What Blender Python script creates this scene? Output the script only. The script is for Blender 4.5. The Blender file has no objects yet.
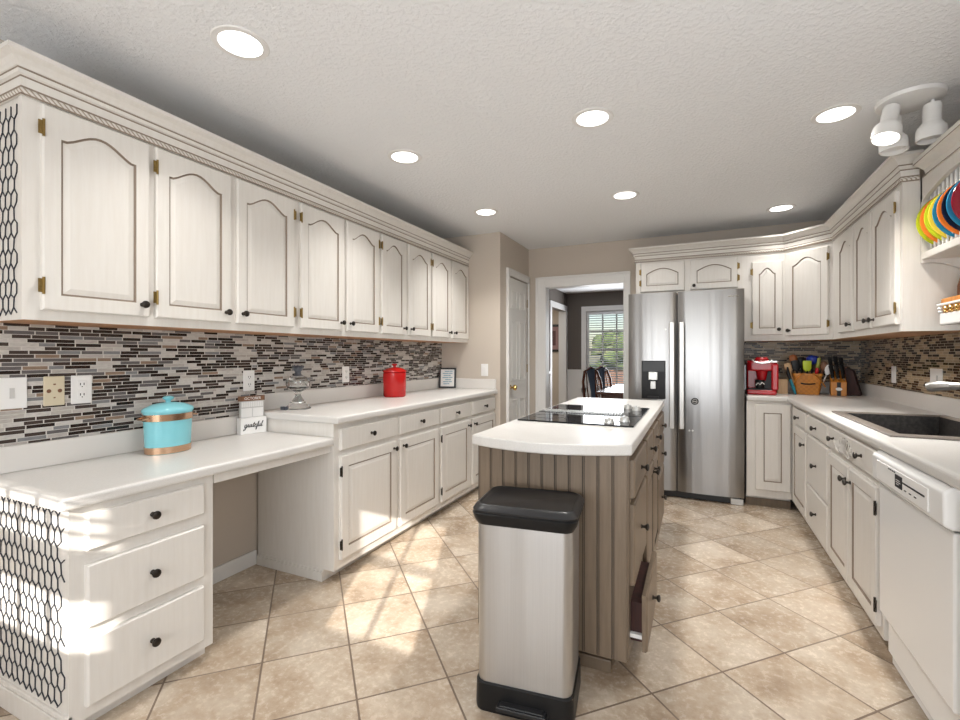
import bpy, bmesh, math, random
from mathutils import Vector, Matrix
random.seed(7)
S = bpy.context.scene
COL = S.collection
PI = math.pi
# ------------------------------------------------------------------ camera, world, sun, daylight, fill lights, exposure
cam_d = bpy.data.cameras.new('camera')
cam = bpy.data.objects.new('camera', cam_d); COL.objects.link(cam)
cam_d.sensor_width = 36; cam_d.lens = 467.0/960*36; cam_d.clip_start = .02
cam_d.shift_y = -5.0/960
cam.location = (0, 0, 1.25)
cam.rotation_euler = (PI/2, 0, math.atan((697-480)/467.0))
S.camera = cam
S.view_settings.view_transform = 'Standard'; S.view_settings.look = 'None'
S.view_settings.gamma = 1; S.view_settings.use_curve_mapping = False
S.view_settings.exposure = -0.47
W = bpy.data.worlds.new('sky'); S.world = W; W.use_nodes = True
wn = W.node_tree.nodes; wl = W.node_tree.links
sky = wn.new('ShaderNodeTexSky'); sky.sky_type = 'NISHITA'; sky.sun_disc = False
sky.sun_elevation = math.radians(24); sky.sun_rotation = math.radians(157)
wl.new(sky.outputs[0], wn['Background'].inputs[0]); wn['Background'].inputs[1].default_value = 0.22
def light(name, kind, loc, rot, power, color=(1,1,1), **kw):
    d = bpy.data.lights.new(name, kind); d.energy = power; d.color = color
    for k, v in kw.items(): setattr(d, k, v)
    o = bpy.data.objects.new(name, d); COL.objects.link(o); o.location = loc; o.rotation_euler = rot
    return o
SUN_EL = math.radians(22)
sd = Vector((-.392*math.cos(SUN_EL), .92*math.cos(SUN_EL), -math.sin(SUN_EL)))
sun = light('sun', 'SUN', (2, -6, 4), (0, 0, 0), 13.0, (1, .95, .88), angle=math.radians(.35))
sun.rotation_euler = sd.to_track_quat('-Z', 'Y').to_euler()
# added fill lamps at the rear, side and hallway; daylight at the dining room window
light('rear_window_fill', 'AREA', (-1.06, -1.58, 1.5), (PI/2-.05, 0, 0), 22, (.90, .95, 1), shape='RECTANGLE', size=1.0, size_y=1.1)  # added fill, larger than the rear window it stands at
light('rear_door_fill', 'AREA', (.2, -1.58, 1.2), (PI/2-.05, 0, 0), 34, (.90, .95, 1), shape='RECTANGLE', size=1.4, size_y=1.7)  # added fill, far bigger than the glazed opening behind it
light('rear_wall_fill', 'AREA', (-.5, -1.5, .9), (PI/2+.5, 0, 0), 36, (.95, .97, 1), shape='RECTANGLE', size=2.6, size_y=.8)  # added fill panel before solid wall, tilted up to brighten the ceiling
light('side_fill', 'AREA', (1.25, .75, 1.6), (0, PI/2, 0), 19, (.90, .95, 1), shape='RECTANGLE', size=.95, size_y=1.0)  # added fill for the left cabinets, placed at the made-up side window
light('daylight_dining_window', 'AREA', (-1.2, 8.85, 1.35), (-PI/2, 0, 0), 65, (.93, .96, 1), shape='RECTANGLE', size=1.5, size_y=1.4)
light('hallway_fill', 'AREA', (-3.4, 8.6, 2.35), (0, 0, 0), 30, (1, .95, .9), shape='RECTANGLE', size=.8, size_y=.8)  # added fill to brighten the dark hallway, no fixture there
CAN_POWER = 11.0

# ------------------------------------------------------------------ materials
def mat(name, color, rough=.5, metal=0, **kw):
    m = bpy.data.materials.new(name); m.use_nodes = True
    b = m.node_tree.nodes['Principled BSDF']
    b.inputs['Base Color'].default_value = (*color, 1); b.inputs['Roughness'].default_value = rough
    b.inputs['Metallic'].default_value = metal
    for k, v in kw.items(): b.inputs[k.replace('_', ' ')].default_value = v
    return m
class NT:
    def __init__(s, m): s.t = m.node_tree; s.n = s.t.nodes; s.b = s.n['Principled BSDF']
    def new(s, kind, **kw):
        x = s.n.new('ShaderNode'+kind)
        for k, v in kw.items(): setattr(x, k, v)
        return x
    def link(s, a, b): s.t.links.new(a, b)
    def math(s, op, a, b=None, c=None):
        x = s.new('Math', operation=op)
        for i, v in enumerate((a, b, c)):
            if v is None: continue
            if isinstance(v, (int, float)): x.inputs[i].default_value = v
            else: s.link(v, x.inputs[i])
        return x.outputs[0]
    def coord(s, which='Object'): return s.new('TexCoord').outputs[which]
    def mapping(s, vec, scale=(1,1,1), rot=(0,0,0), loc=(0,0,0)):
        x = s.new('Mapping'); s.link(vec, x.inputs[0]); x.inputs['Scale'].default_value = scale
        x.inputs['Rotation'].default_value = rot; x.inputs['Location'].default_value = loc; return x.outputs[0]
    def noise(s, vec, scale, detail=3, rough=.5):
        x = s.new('TexNoise'); s.link(vec, x.inputs['Vector']); x.inputs['Scale'].default_value = scale
        x.inputs['Detail'].default_value = detail; x.inputs['Roughness'].default_value = rough; return x.outputs[0]
    def ramp(s, fac, stops, interp='LINEAR'):
        x = s.new('ValToRGB'); x.color_ramp.interpolation = interp
        e = x.color_ramp.elements
        while len(e) > 1: e.remove(e[-1])
        e[0].position = stops[0][0]; e[0].color = (*stops[0][1], 1)
        for p, c in stops[1:]: k = e.new(p); k.color = (*c, 1)
        s.link(fac, x.inputs[0]); return x.outputs[0]
    def mix(s, fac, a, b, mode='MIX'):
        x = s.new('Mix', data_type='RGBA', blend_type=mode)
        for i, v in ((0, fac), (6, a), (7, b)):
            if isinstance(v, (int, float)): x.inputs[i].default_value = v
            elif isinstance(v, tuple): x.inputs[i].default_value = (*v, 1)
            else: s.link(v, x.inputs[i])
        return x.outputs[2]
    def bump(s, h, strength=.3, dist=.01):
        x = s.new('Bump'); x.inputs['Strength'].default_value = strength; x.inputs['Distance'].default_value = dist
        s.link(h, x.inputs['Height']); s.link(x.outputs[0], s.b.inputs['Normal'])
def painted_wood(name, c1, c2, rough=.42, scale=(26, 26, 2.2)):
    m = mat(name, c1, rough); t = NT(m)
    v = t.mapping(t.coord(), scale)
    n = t.noise(v, 2.0, 4, .6)
    t.link(t.ramp(n, [(.35, c2), (.62, c1)]), t.b.inputs['Base Color'])
    t.bump(n, .06, .004); return m
M = {}
M['cab'] = painted_wood('antique_cream_paint', (.72, .69, .645), (.69, .655, .605))
M['glaze'] = mat('brown_glaze', (.24, .185, .14), .6)
M['dark_glaze'] = mat('dark_glaze', (.13, .10, .075), .6)
M['smoke_plastic'] = mat('smoked_plastic', (.05, .04, .045), .15)
M['white_paint'] = mat('white_trim_paint', (.80, .79, .77), .4)
M['taupe'] = painted_wood('taupe_paint', (.20, .148, .102), (.165, .122, .083))
M['taupe_groove'] = mat('taupe_groove', (.06, .045, .033), .7)
M['raw_wood'] = painted_wood('raw_plywood', (.55, .28, .13), (.42, .2, .09), .5, (2, 30, 30))
M['laminate'] = mat('white_laminate', (.66, .64, .61), .3)
t = NT(M['laminate']); n = t.noise(t.coord(), 220, 2); t.link(t.ramp(n, [(.3, (.62, .60, .565)), (.6, (.67, .65, .62))]), t.b.inputs['Base Color'])
M['splash'] = mat('grey_laminate', (.72, .69, .65), .33)
M['bronze'] = mat('dark_bronze', (.045, .038, .032), .32, .8)
M['brass'] = mat('aged_brass', (.27, .185, .065), .32, .9)
M['gold'] = mat('polished_brass', (.75, .52, .2), .2, 1)
M['wall'] = mat('beige_wall_paint', (.55, .485, .415), .8)
M['dining_wall'] = mat('dark_taupe_wall_paint', (.135, .115, .10), .8)
M['wire'] = mat('black_wire', (.02, .024, .035), .5)
M['black_plastic'] = mat('black_plastic', (.008, .008, .0085), .38, Specular_IOR_Level=.3)
M['dark_plastic'] = mat('dark_grey_plastic', (.016, .016, .017), .33, Specular_IOR_Level=.45)
M['white_plastic'] = mat('white_plastic', (.84, .83, .81), .35)
M['ivory_plastic'] = mat('ivory_plastic', (.66, .58, .42), .4)
M['appliance_white'] = mat('white_appliance_enamel', (.85, .845, .83), .18)
M['chrome'] = mat('chrome', (.75, .75, .75), .14, 1)
M['bracket_metal'] = mat('brushed_nickel', (.5, .49, .47), .3, 1)
M['glass_black'] = mat('black_ceramic_glass', (.008, .009, .011), .05, Specular_IOR_Level=.4)
M['burner'] = mat('burner_print', (.05, .05, .055), .12)
M['knob_silver'] = mat('silver_plastic', (.6, .6, .58), .3, .5)
M['lamp'] = mat('lamp_diffuser', (1, 1, 1), .5); b = M['lamp'].node_tree.nodes['Principled BSDF']
b.inputs['Emission Color'].default_value = (1, .97, .92, 1); b.inputs['Emission Strength'].default_value = 6
M['red'] = mat('red_plastic', (.45, .008, .014), .24)
M['red_ceramic'] = mat('red_ceramic', (.50, .010, .010), .14)
M['turquoise'] = mat('turquoise_enamel', (.22, .56, .62), .2)
M['copper'] = mat('copper_band', (.62, .40, .26), .25, 1)
M['glass'] = mat('clear_glass', (.95, .97, .97), .03, Transmission_Weight=1.0, IOR=1.45)
M['pane'] = mat('window_pane', (1, 1, 1), 0, Transmission_Weight=1.0, IOR=1.0, Alpha=.12)
M['finial'] = mat('dark_finial', (.1, .11, .13), .35, .4)
M['wood_orange'] = painted_wood('honey_wood', (.60, .235, .03), (.46, .16, .018), .4)
M['wood_light'] = painted_wood('pale_wood', (.68, .46, .25), (.58, .37, .19), .45)
M['wood_dark'] = painted_wood('dark_wood', (.055, .014, .010), (.03, .008, .006), .6)
M['wood_brown'] = painted_wood('brown_wood', (.22, .1, .05), (.15, .065, .03), .5)
M['wood_cherry'] = painted_wood('cherry_wood', (.16, .055, .03), (.1, .03, .018), .22)
M['paper'] = mat('white_card', (.83, .82, .80), .7)
M['grey_paper'] = mat('pale_grey_card', (.58, .57, .55), .7)
M['blue_paper'] = mat('pale_blue_print', (.32, .45, .55), .7)
M['ink'] = mat('black_ink', (.01, .01, .012), .6)
M['black_paint'] = mat('black_frame_paint', (.012, .012, .013), .4)
M['knife_steel'] = mat('steel', (.62, .62, .62), .22, 1)
M['blue_fabric'] = mat('blue_grey_upholstery', (.06, .085, .13), .8)
M['sink'] = mat('dark_composite', (.022, .02, .018), .45)
t = NT(M['sink']); n = t.noise(t.coord(), 60, 4); t.link(t.ramp(n, [(.4, (.016, .014, .013)), (.7, (.045, .04, .036))]), t.b.inputs['Base Color'])
M['sink_rim'] = mat('grey_brown_composite_rim', (.17, .145, .125), .3)
M['blind'] = mat('white_blind_slat', (.82, .83, .84), .5)
M['grass'] = mat('grass', (.10, .15, .045), .9)
M['leaf'] = mat('hedge_leaves', (.06, .10, .035), .9)
t = NT(M['leaf']); n = t.noise(t.coord(), 2.2, 5); t.link(t.ramp(n, [(.35, (.03, .05, .02)), (.55, (.13, .19, .07)), (.7, (.24, .24, .12))]), t.b.inputs['Base Color'])
M['brick'] = mat('brick', (.24, .13, .09), .9)
def colour(name, c, rough=.3, metal=0):
    if name not in M: M[name] = mat(name, c, rough, metal)
    return M[name]
# brushed stainless
def stainless(name, base, rough):
    m = mat(name, base, rough, 1); t = NT(m)
    v = t.mapping(t.coord(), (7, 7, .25)); n = t.noise(v, 1.0, 2)
    v2 = t.mapping(t.coord(), (400, 400, 3)); n2 = t.noise(v2, 1.0, 2)
    t.link(t.ramp(n2, [(.3, tuple(c*.94 for c in base)), (.7, base)]), t.b.inputs['Base Color'])
    t.bump(n, .35, .02); return m
M['steel'] = stainless('brushed_stainless', (.33, .325, .32), .28)
M['handle_steel'] = mat('satin_handle_steel', (.62, .61, .59), .38, 1)
M['bin_steel'] = stainless('bin_brushed_steel', (.60, .605, .61), .36)
# floor tiles laid diagonally
m = M['floor'] = mat('beige_travertine_tile', (.5, .4, .3), .24); t = NT(m)
P = t.coord(); sp = t.new('SeparateXYZ'); t.link(P, sp.inputs[0]); X, Y = sp.outputs[0], sp.outputs[1]
TP = .342
u = t.math('DIVIDE', t.math('SUBTRACT', t.math('MULTIPLY', t.math('ADD', X, Y), .70711), .162), TP)
v = t.math('DIVIDE', t.math('SUBTRACT', t.math('MULTIPLY', t.math('SUBTRACT', Y, X), .70711), .034), TP)
def edge(a):
    f = t.math('FRACT', a); return t.math('MINIMUM', f, t.math('SUBTRACT', 1.0, f))
e = t.math('MINIMUM', edge(u), edge(v))
grout = t.math('LESS_THAN', e, .011)
cv = t.new('CombineXYZ'); t.link(t.math('FLOOR', u), cv.inputs[0]); t.link(t.math('FLOOR', v), cv.inputs[1])
wn_ = t.new('TexWhiteNoise', noise_dimensions='3D'); t.link(cv.outputs[0], wn_.inputs['Vector'])
off = t.new('VectorMath', operation='MULTIPLY_ADD'); t.link(wn_.outputs['Color'], off.inputs[0]); off.inputs[1].default_value = (9, 9, 9); t.link(P, off.inputs[2])
n1 = t.noise(off.outputs[0], 3.6, 8, .62); n2 = t.noise(off.outputs[0], 38, 4, .7)
c1 = t.ramp(n1, [(.34, (.25, .175, .115)), (.45, (.40, .31, .225)), (.54, (.48, .395, .305)), (.66, (.57, .49, .40))])
c2 = t.mix(.2, c1, t.ramp(n2, [(.36, (.30, .21, .14)), (.52, (.55, .46, .36))]))
bright = t.math('ADD', t.math('MULTIPLY', wn_.outputs['Value'], .2), .9)
hv = t.new('HueSaturation'); t.link(c2, hv.inputs['Color']); t.link(bright, hv.inputs['Value'])
t.link(t.mix(grout, hv.outputs[0], (.15, .105, .072)), t.b.inputs['Base Color'])
t.link(t.math('ADD', t.math('MULTIPLY', grout, .5), t.math('MULTIPLY_ADD', n2, .18, .17)), t.b.inputs['Roughness'])
hh = t.math('SUBTRACT', t.math('MULTIPLY', n1, .15), grout); t.bump(hh, .25, .004)
# ceiling with stippled texture
m = M['ceiling'] = mat('stippled_ceiling_paint', (.85, .86, .87), .9); t = NT(m)
n = t.noise(t.coord(), 55, 4, .6); t.bump(t.ramp(n, [(.45, (0, 0, 0)), (.62, (1, 1, 1))]), .4, .006)
# linear mosaic, laid out along local X and Z
def mosaic(name, warm):
    m = mat(name, (.5, .5, .5), .2); t = NT(m)
    sp = t.new('SeparateXYZ'); t.link(t.coord(), sp.inputs[0])
    row = t.math('DIVIDE', sp.outputs[2], .0155); rf = t.math('FRACT', row); ri = t.math('FLOOR', row)
    rw = t.new('TexWhiteNoise', noise_dimensions='1D'); t.link(ri, rw.inputs['W'])
    w = t.math('MULTIPLY_ADD', rw.outputs['Value'], 900.0, t.math('MULTIPLY', sp.outputs[0], 12.5))
    def vor(feat):
        x = t.new('TexVoronoi', voronoi_dimensions='1D', feature=feat); t.link(w, x.inputs['W'])
        x.inputs['Scale'].default_value = 1; x.inputs['Randomness'].default_value = .8; return x
    vc = vor('F1'); ve = vor('DISTANCE_TO_EDGE')
    sc = t.new('SeparateColor'); t.link(vc.outputs['Color'], sc.inputs[0])
    if warm:
        st = [(0, (.022, .011, .006)), (.22, (.05, .03, .018)), (.42, (.12, .085, .06)), (.50, (.33, .25, .16)), (.66, (.45, .35, .23)), (.86, (.38, .31, .22))]
    else:
        st = [(0, (.022, .013, .010)), (.20, (.055, .040, .034)), (.40, (.13, .12, .12)), (.51, (.22, .225, .235)), (.59, (.46, .43, .40)), (.76, (.55, .53, .505)), (.95, (.27, .19, .14))]
    c = t.ramp(sc.outputs[0], st, 'CONSTANT')
    vn = t.noise(t.mapping(t.coord(), (60, 60, 220)), 1.0, 4)
    c = t.mix(.35, c, t.mix(1.0, c, t.ramp(vn, [(.3, (.55, .5, .45)), (.7, (1.25, 1.2, 1.15))]), 'MULTIPLY'))
    g = t.math('MAXIMUM', t.math('LESS_THAN', ve.outputs['Distance'], .026), t.math('LESS_THAN', rf, .13))
    t.link(t.mix(g, c, (.56, .53, .49) if not warm else (.45, .38, .28)), t.b.inputs['Base Color'])
    t.link(t.math('MULTIPLY_ADD', g, .45, .26 if warm else .2), t.b.inputs['Roughness'])
    t.bump(t.math('SUBTRACT', 1.0, g), .3, .002); return m
M['mosaic'] = mosaic('glass_and_stone_linear_mosaic', False)
M['mosaic_warm'] = mosaic('brown_linear_mosaic', True)
# rope moulding: slanted twist
m = M['rope'] = mat('rope_moulding_paint', (.66, .62, .56), .5); t = NT(m)
wv = t.new('TexWave'); wv.bands_direction = 'DIAGONAL'; wv.inputs['Scale'].default_value = 34
t.link(t.coord(), wv.inputs['Vector']); t.link(t.ramp(wv.outputs[0], [(.2, (.36, .30, .24)), (.5, (.70, .67, .62))]), t.b.inputs['Base Color'])
# woven basket
m = M['weave'] = mat('woven_splint', (.56, .24, .05), .5); t = NT(m)
ck = t.new('TexChecker'); t.link(t.mapping(t.coord(), (1, 1, 1)), ck.inputs['Vector']); ck.inputs['Scale'].default_value = 55
ck.inputs['Color1'].default_value = (.60, .235, .03, 1); ck.inputs['Color2'].default_value = (.52, .19, .025, 1)
t.link(ck.outputs['Color'], t.b.inputs['Base Color'])

# ------------------------------------------------------------------ mesh helpers
class MB:
    def __init__(s): s.bm = bmesh.new()
    def box(s, x0, x1, y0, y1, z0, z1, mi=0, under=None):
        v = [s.bm.verts.new(p) for p in ((x0,y0,z0),(x1,y0,z0),(x1,y1,z0),(x0,y1,z0),(x0,y0,z1),(x1,y0,z1),(x1,y1,z1),(x0,y1,z1))]
        for k, f in enumerate(((3,2,1,0),(4,5,6,7),(0,1,5,4),(1,2,6,5),(2,3,7,6),(3,0,4,7))):
            q = s.bm.faces.new([v[i] for i in f]); q.material_index = under if (k == 0 and under is not None) else mi
        return s
    def prism(s, pts, z0, z1, mi=0, M4=None, under=None):
        """pts: CCW polygon (x, y); extruded z0..z1; M4 maps afterwards"""
        f = (lambda p: M4 @ Vector(p)) if M4 else Vector
        a = [s.bm.verts.new(f((x, y, z0))) for x, y in pts]; b = [s.bm.verts.new(f((x, y, z1))) for x, y in pts]
        n = len(pts)
        q = s.bm.faces.new(a[::-1]); q.material_index = mi if under is None else under
        q = s.bm.faces.new(b); q.material_index = mi
        for i in range(n):
            q = s.bm.faces.new((a[i], a[(i+1) % n], b[(i+1) % n], b[i])); q.material_index = mi
        return s
    def lathe(s, prof, c=(0,0,0), axis='Z', seg=20, mi=0, sx=1.0, sy=1.0, ring=False):
        """prof: (r, h) list from bottom to top"""
        c = Vector(c); rings = []
        def P(r, h, a):
            p = Vector((r*math.cos(a)*sx, r*math.sin(a)*sy, h))
            if axis == 'Y': p = Vector((p.x, -p.z, p.y))      # height runs to -Y (out of a front)
            if axis == 'X': p = Vector((p.z, p.x, p.y))
            return c+p
        for r, h in prof:
            if r < 1e-6: rings.append([s.bm.verts.new(P(0, h, 0))])
            else: rings.append([s.bm.verts.new(P(r, h, 2*PI*k/seg)) for k in range(seg)])
        for A, B in zip(rings, rings[1:]+([rings[0]] if ring else [])):
            for k in range(seg):
                k2 = (k+1) % seg
                if len(A) == 1 and len(B) == 1: continue
                if len(A) == 1: f = (A[0], B[k2], B[k])
                elif len(B) == 1: f = (A[k], A[k2], B[0])
                else: f = (A[k], A[k2], B[k2], B[k])
                s.bm.faces.new(f).material_index = mi
        if ring: return s
        if len(rings[0]) > 1: s.bm.faces.new(rings[0][::-1]).material_index = mi
        if len(rings[-1]) > 1: s.bm.faces.new(rings[-1]).material_index = mi
        return s
    def tube(s, pts, r, seg=8, mi=0, cap=True, flat=1.0):
        pts = [Vector(p) for p in pts]; rings = []; up = None
        for i, p in enumerate(pts):
            d = (pts[min(i+1, len(pts)-1)]-pts[max(i-1, 0)]).normalized()
            if up is None:
                up = Vector((0,0,1)) if abs(d.z) < .9 else Vector((1,0,0))
            a = d.cross(up).normalized(); up = a.cross(d).normalized()
            rr = r[i] if isinstance(r, (list, tuple)) else r
            rings.append([s.bm.verts.new(p+a*math.cos(2*PI*k/seg)*rr+up*math.sin(2*PI*k/seg)*rr*flat) for k in range(seg)])
        for A, B in zip(rings, rings[1:]):
            for k in range(seg):
                s.bm.faces.new((A[k], A[(k+1) % seg], B[(k+1) % seg], B[k])).material_index = mi
        if cap:
            s.bm.faces.new(rings[0][::-1]).material_index = mi; s.bm.faces.new(rings[-1]).material_index = mi
        return s
    def build(s, name, mats, parent=None, loc=(0,0,0), rot=(0,0,0), smooth=False, bevel=0, seg=2):
        bmesh.ops.recalc_face_normals(s.bm, faces=s.bm.faces)
        me = bpy.data.meshes.new(name); s.bm.to_mesh(me); s.bm.free()
        for k in (mats if isinstance(mats, (list, tuple)) else [mats]): me.materials.append(M[k] if isinstance(k, str) else k)
        if smooth:
            for p in me.polygons: p.use_smooth = True
            me.set_sharp_from_angle(angle=math.radians(38))
        return link(name, me, parent, loc, rot, bevel, seg)
def link(name, me, parent=None, loc=(0,0,0), rot=(0,0,0), bevel=0, seg=2):
    o = bpy.data.objects.new(name, me); COL.objects.link(o); o.location = loc; o.rotation_euler = rot
    if parent: o.parent = parent
    if bevel:
        b = o.modifiers.new('bevel', 'BEVEL'); b.width = bevel; b.segments = seg; b.limit_method = 'ANGLE'; b.angle_limit = math.radians(40)
    return o
def tag(o, label, cat, group=None, kind=None):
    o['label'] = label
    if cat: o['category'] = cat
    if group: o['group'] = group
    if kind: o['kind'] = kind
    return o
def struct(o): o['kind'] = 'structure'; return o
def thing(name, label, cat, loc=(0,0,0), rz=0, group=None):
    o = bpy.data.objects.new(name, None); COL.objects.link(o); o.location = loc; o.rotation_euler = (0,0,rz)
    o.empty_display_size = .1
    return tag(o, label, cat, group)
def copy_tree(o, parent=None):
    c = o.copy(); COL.objects.link(c)
    if parent: c.parent = parent
    for ch in list(o.children): copy_tree(ch, c)
    return c
def bx(name, x0, x1, y0, y1, z0, z1, m, parent=None, bevel=0, under=None):
    return MB().box(x0, x1, y0, y1, z0, z1, 0, under).build(name, m, parent, bevel=bevel)
def sweep(path, prof, closed_top=True):
    """moulding: profile (offset, z, mat) pushed along a 2-D path, offset to the right-hand side, mitred"""
    mb = MB(); n = len(path); pts = [Vector(p) for p in path]; dirs = [(pts[i+1]-pts[i]).normalized() for i in range(n-1)]
    rings = []
    for i in range(n):
        if i == 0: mv = Vector((dirs[0].y, -dirs[0].x))
        elif i == n-1: mv = Vector((dirs[-1].y, -dirs[-1].x))
        else:
            a = Vector((dirs[i-1].y, -dirs[i-1].x)); b = Vector((dirs[i].y, -dirs[i].x)); mv = (a+b)/(1+a.dot(b))
        rings.append([mb.bm.verts.new((pts[i].x+mv.x*o, pts[i].y+mv.y*o, z)) for o, z, _ in prof])
    for A, B in zip(rings, rings[1:]):
        for k in range(len(prof)-1):
            mb.bm.faces.new((A[k], B[k], B[k+1], A[k+1])).material_index = prof[k][2]
        mb.bm.faces.new((A[-1], B[-1], B[0], A[0])).material_index = 0
    for r in (rings[0], rings[-1]): mb.bm.faces.new(r)
    return mb

# ------------------------------------------------------------------ the setting
XL, XR, YB, YA, XA, CZ, YR = -2.40, 1.29, 5.06, 4.21, -1.74, 2.45, -1.70
struct(bx('floor', -4.6, 3.2, YR-.1, 10.1, -.06, 0, 'floor'))
struct(bx('ceiling', -4.6, 3.2, YR-.1, 10.1, CZ, CZ+.08, 'ceiling'))
struct(bx('wall_left', XL-.12, XL, YR-.1, YA, 0, CZ, 'wall'))
struct(bx('wall_alcove', XL-.12, XA, YA, YA+.12, 0, CZ, 'wall'))
mb = MB(); mb.box(XR, XR+.12, YR-.1, .25, 0, CZ); mb.box(XR, XR+.12, 1.25, YB+.12, 0, CZ); mb.box(XR, XR+.12, .25, 1.25, 0, 1.12); mb.box(XR, XR+.12, .25, 1.25, 2.08, CZ)  # opening on this wall is added for the made-up side window
struct(mb.build('wall_right', 'wall'))
# pantry wall with its door opening (y 4.44..5.04, up to 2.06)
mb = MB(); mb.box(XA-.12, XA, YA+.12, 4.43, 0, CZ); mb.box(XA-.12, XA, 5.045, YB, 0, CZ); mb.box(XA-.12, XA, 4.43, 5.045, 2.065, CZ)
struct(mb.build('wall_pantry', 'wall'))
# back wall with the doorway to the dining room; kitchen side beige, dining side dark
DX0, DX1, DZ = -1.545, -.685, 2.015
mb = MB()
for y0, y1, mi in ((YB, YB+.06, 0), (YB+.06, YB+.12, 1)):
    mb.box(-2.44 if mi else XA-.12, DX0, y0, y1, 0, CZ, mi); mb.box(DX1, XR, y0, y1, 0, CZ, mi); mb.box(DX0, DX1, y0, y1, DZ, CZ, mi)
struct(mb.build('wall_back', ['wall', 'dining_wall']))
# wall behind the camera, with a window (left) and a glazed door (right)
mb = MB(); WX0, WX1, WZ0, WZ1 = -1.50, -.62, 1.36, 2.0; GX0, GX1, GZ0, GZ1 = -.16, .42, 1.44, 2.12
mb.box(XL, WX0, YR-.1, YR, 0, CZ); mb.box(WX0, WX1, YR-.1, YR, 0, WZ0); mb.box(WX0, WX1, YR-.1, YR, WZ1, CZ)
mb.box(WX1, GX0, YR-.1, YR, 0, CZ); mb.box(GX0, GX1, YR-.1, YR, 0, GZ0); mb.box(GX0, GX1, YR-.1, YR, GZ1, CZ); mb.box(GX1, XR, YR-.1, YR, 0, CZ)
struct(mb.build('wall_rear', 'wall'))
def window(name, x0, x1, z0, z1, y, ncol, nrow, depth=.04, mun=.022):
    r = bpy.data.objects.new(name, None); COL.objects.link(r); struct(r); r.location = (0, 0, 0)
    mb = MB(); w = .045
    mb.box(x0, x0+w, y-depth, y, z0, z1); mb.box(x1-w, x1, y-depth, y, z0, z1); mb.box(x0+w, x1-w, y-depth, y, z0, z0+w); mb.box(x0+w, x1-w, y-depth, y, z1-w, z1)
    mb.build('window_frame', 'white_paint', r)
    mb = MB(); X0, X1, Z0, Z1 = x0+w, x1-w, z0+w, z1-w
    for k in range(1, ncol): c = X0+(X1-X0)*k/ncol; mb.box(c-mun/2, c+mun/2, y-depth*.8, y-depth*.2, Z0, Z1)
    for k in range(1, nrow):
        c = Z0+(Z1-Z0)*k/nrow; hw = mun/2*(2 if (k*2 == nrow) else 1)
        mb.box(X0, X1, y-depth*.78, y-depth*.22, c-hw, c+hw)
    mb.build('muntin', 'white_paint', r)
    return r
window('window_1', WX0, WX1, WZ0, WZ1, YR-.03, 4, 2)
window('window_2', GX0, GX1, GZ0, GZ1, YR-.03, 2, 2)
w4 = window('added_side_window', 0, 1.0, 1.12, 2.08, .02, 2, 2); w4.location = (XR+.05, 1.25, 0); w4.rotation_euler = (0, 0, -PI/2)  # unseen window, added to carry the side fill light
# casings around the two openings
def casing_x(x0, x1, z1, y, w=.105, t=.02):     # on a wall facing -Y
    mb = MB()
    for a, b_ in ((x0-w, x0), (x1, x1+w*.55)): mb.box(a, b_, y-t, y, 0, z1+w)
    mb.box(x0, x1, y-t, y, z1, z1+w)
    for a, b_ in ((x0-w, x0-w+.022), ): mb.box(a, b_, y-t-.012, y-t, 0, z1+w)
    mb.box(x0-w, x1+w*.55, y-t-.012, y-t, z1+w-.022, z1+w)
    mb.box(x0, x0+.012, y-t, y+.125, 0, z1); mb.box(x1-.012, x1, y-t, y+.125, 0, z1); mb.box(x0+.012, x1-.012, y-t, y+.125, z1-.012, z1)
    return mb
struct(casing_x(DX0, DX1, DZ, YB).build('trim_1', 'white_paint', bevel=.004))
mb = MB()
for a, b_ in ((4.365, 4.435), (5.04, YB-.035)): mb.box(XA, XA+.02, a, b_, 0, 2.06+.07); 
mb.box(XA, XA+.02, 4.435, 5.04, 2.06, 2.13); mb.box(XA+.02, XA+.03, 4.365, 4.385, 0, 2.13); mb.box(XA+.02, XA+.03, 4.365, YB-.035, 2.11, 2.13)
struct(mb.build('trim_2', 'white_paint', bevel=.004))
# pantry door: six panels
r = bpy.data.objects.new('door_1', None); COL.objects.link(r); struct(r)
mb = MB(); x = XA-.012; mb.box(x-.035, x, 4.443, 5.035, .012, 2.055)
def panel_mould(mb, x, y0, y1, z0, z1):
    for k, (i, d) in enumerate(((0, .004), (.014, .009), (.03, .006))):
        pass
    for a, b_, c, d in ((y0, y1, z0, z0+.014), (y0, y1, z1-.014, z1), (y0, y0+.014, z0+.014, z1-.014), (y1-.014, y1, z0+.014, z1-.014)): mb.box(x, x+.007, a, b_, c, d)
    mb.box(x, x+.005, y0+.035, y1-.035, z0+.035, z1-.035)
for y0, y1 in ((4.53, 4.705), (4.775, 4.95)):
    for z0, z1 in ((.2, .78), (.98, 1.62), (1.74, 1.94)): panel_mould(mb, x, y0, y1, z0, z1)
mb.build('door_slab', 'white_paint', r, bevel=.003)
mb = MB(); mb.lathe([(.0, 0), (.028, 0), (.028, .006), (.012, .012), (.012, .03), (.026, .04), (.03, .055), (.022, .07), (0, .074)], (x, 4.51, .915), 'X', 16)
mb.build('door_knob', 'gold', r, smooth=True)
for z in (1.83, 1.1): 
    mb = MB(); mb.box(x, x+.016, 5.028, 5.045, z-.045, z+.045); mb.build('door_hinge', 'brass', r)
# baseboards
struct(bx('baseboard_left', XL, XL+.014, 1.30, 1.97, 0, .085, 'white_paint', bevel=.004))
struct(bx('baseboard_rear', XL, XR, YR, YR+.014, 0, .1, 'white_paint'))
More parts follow.
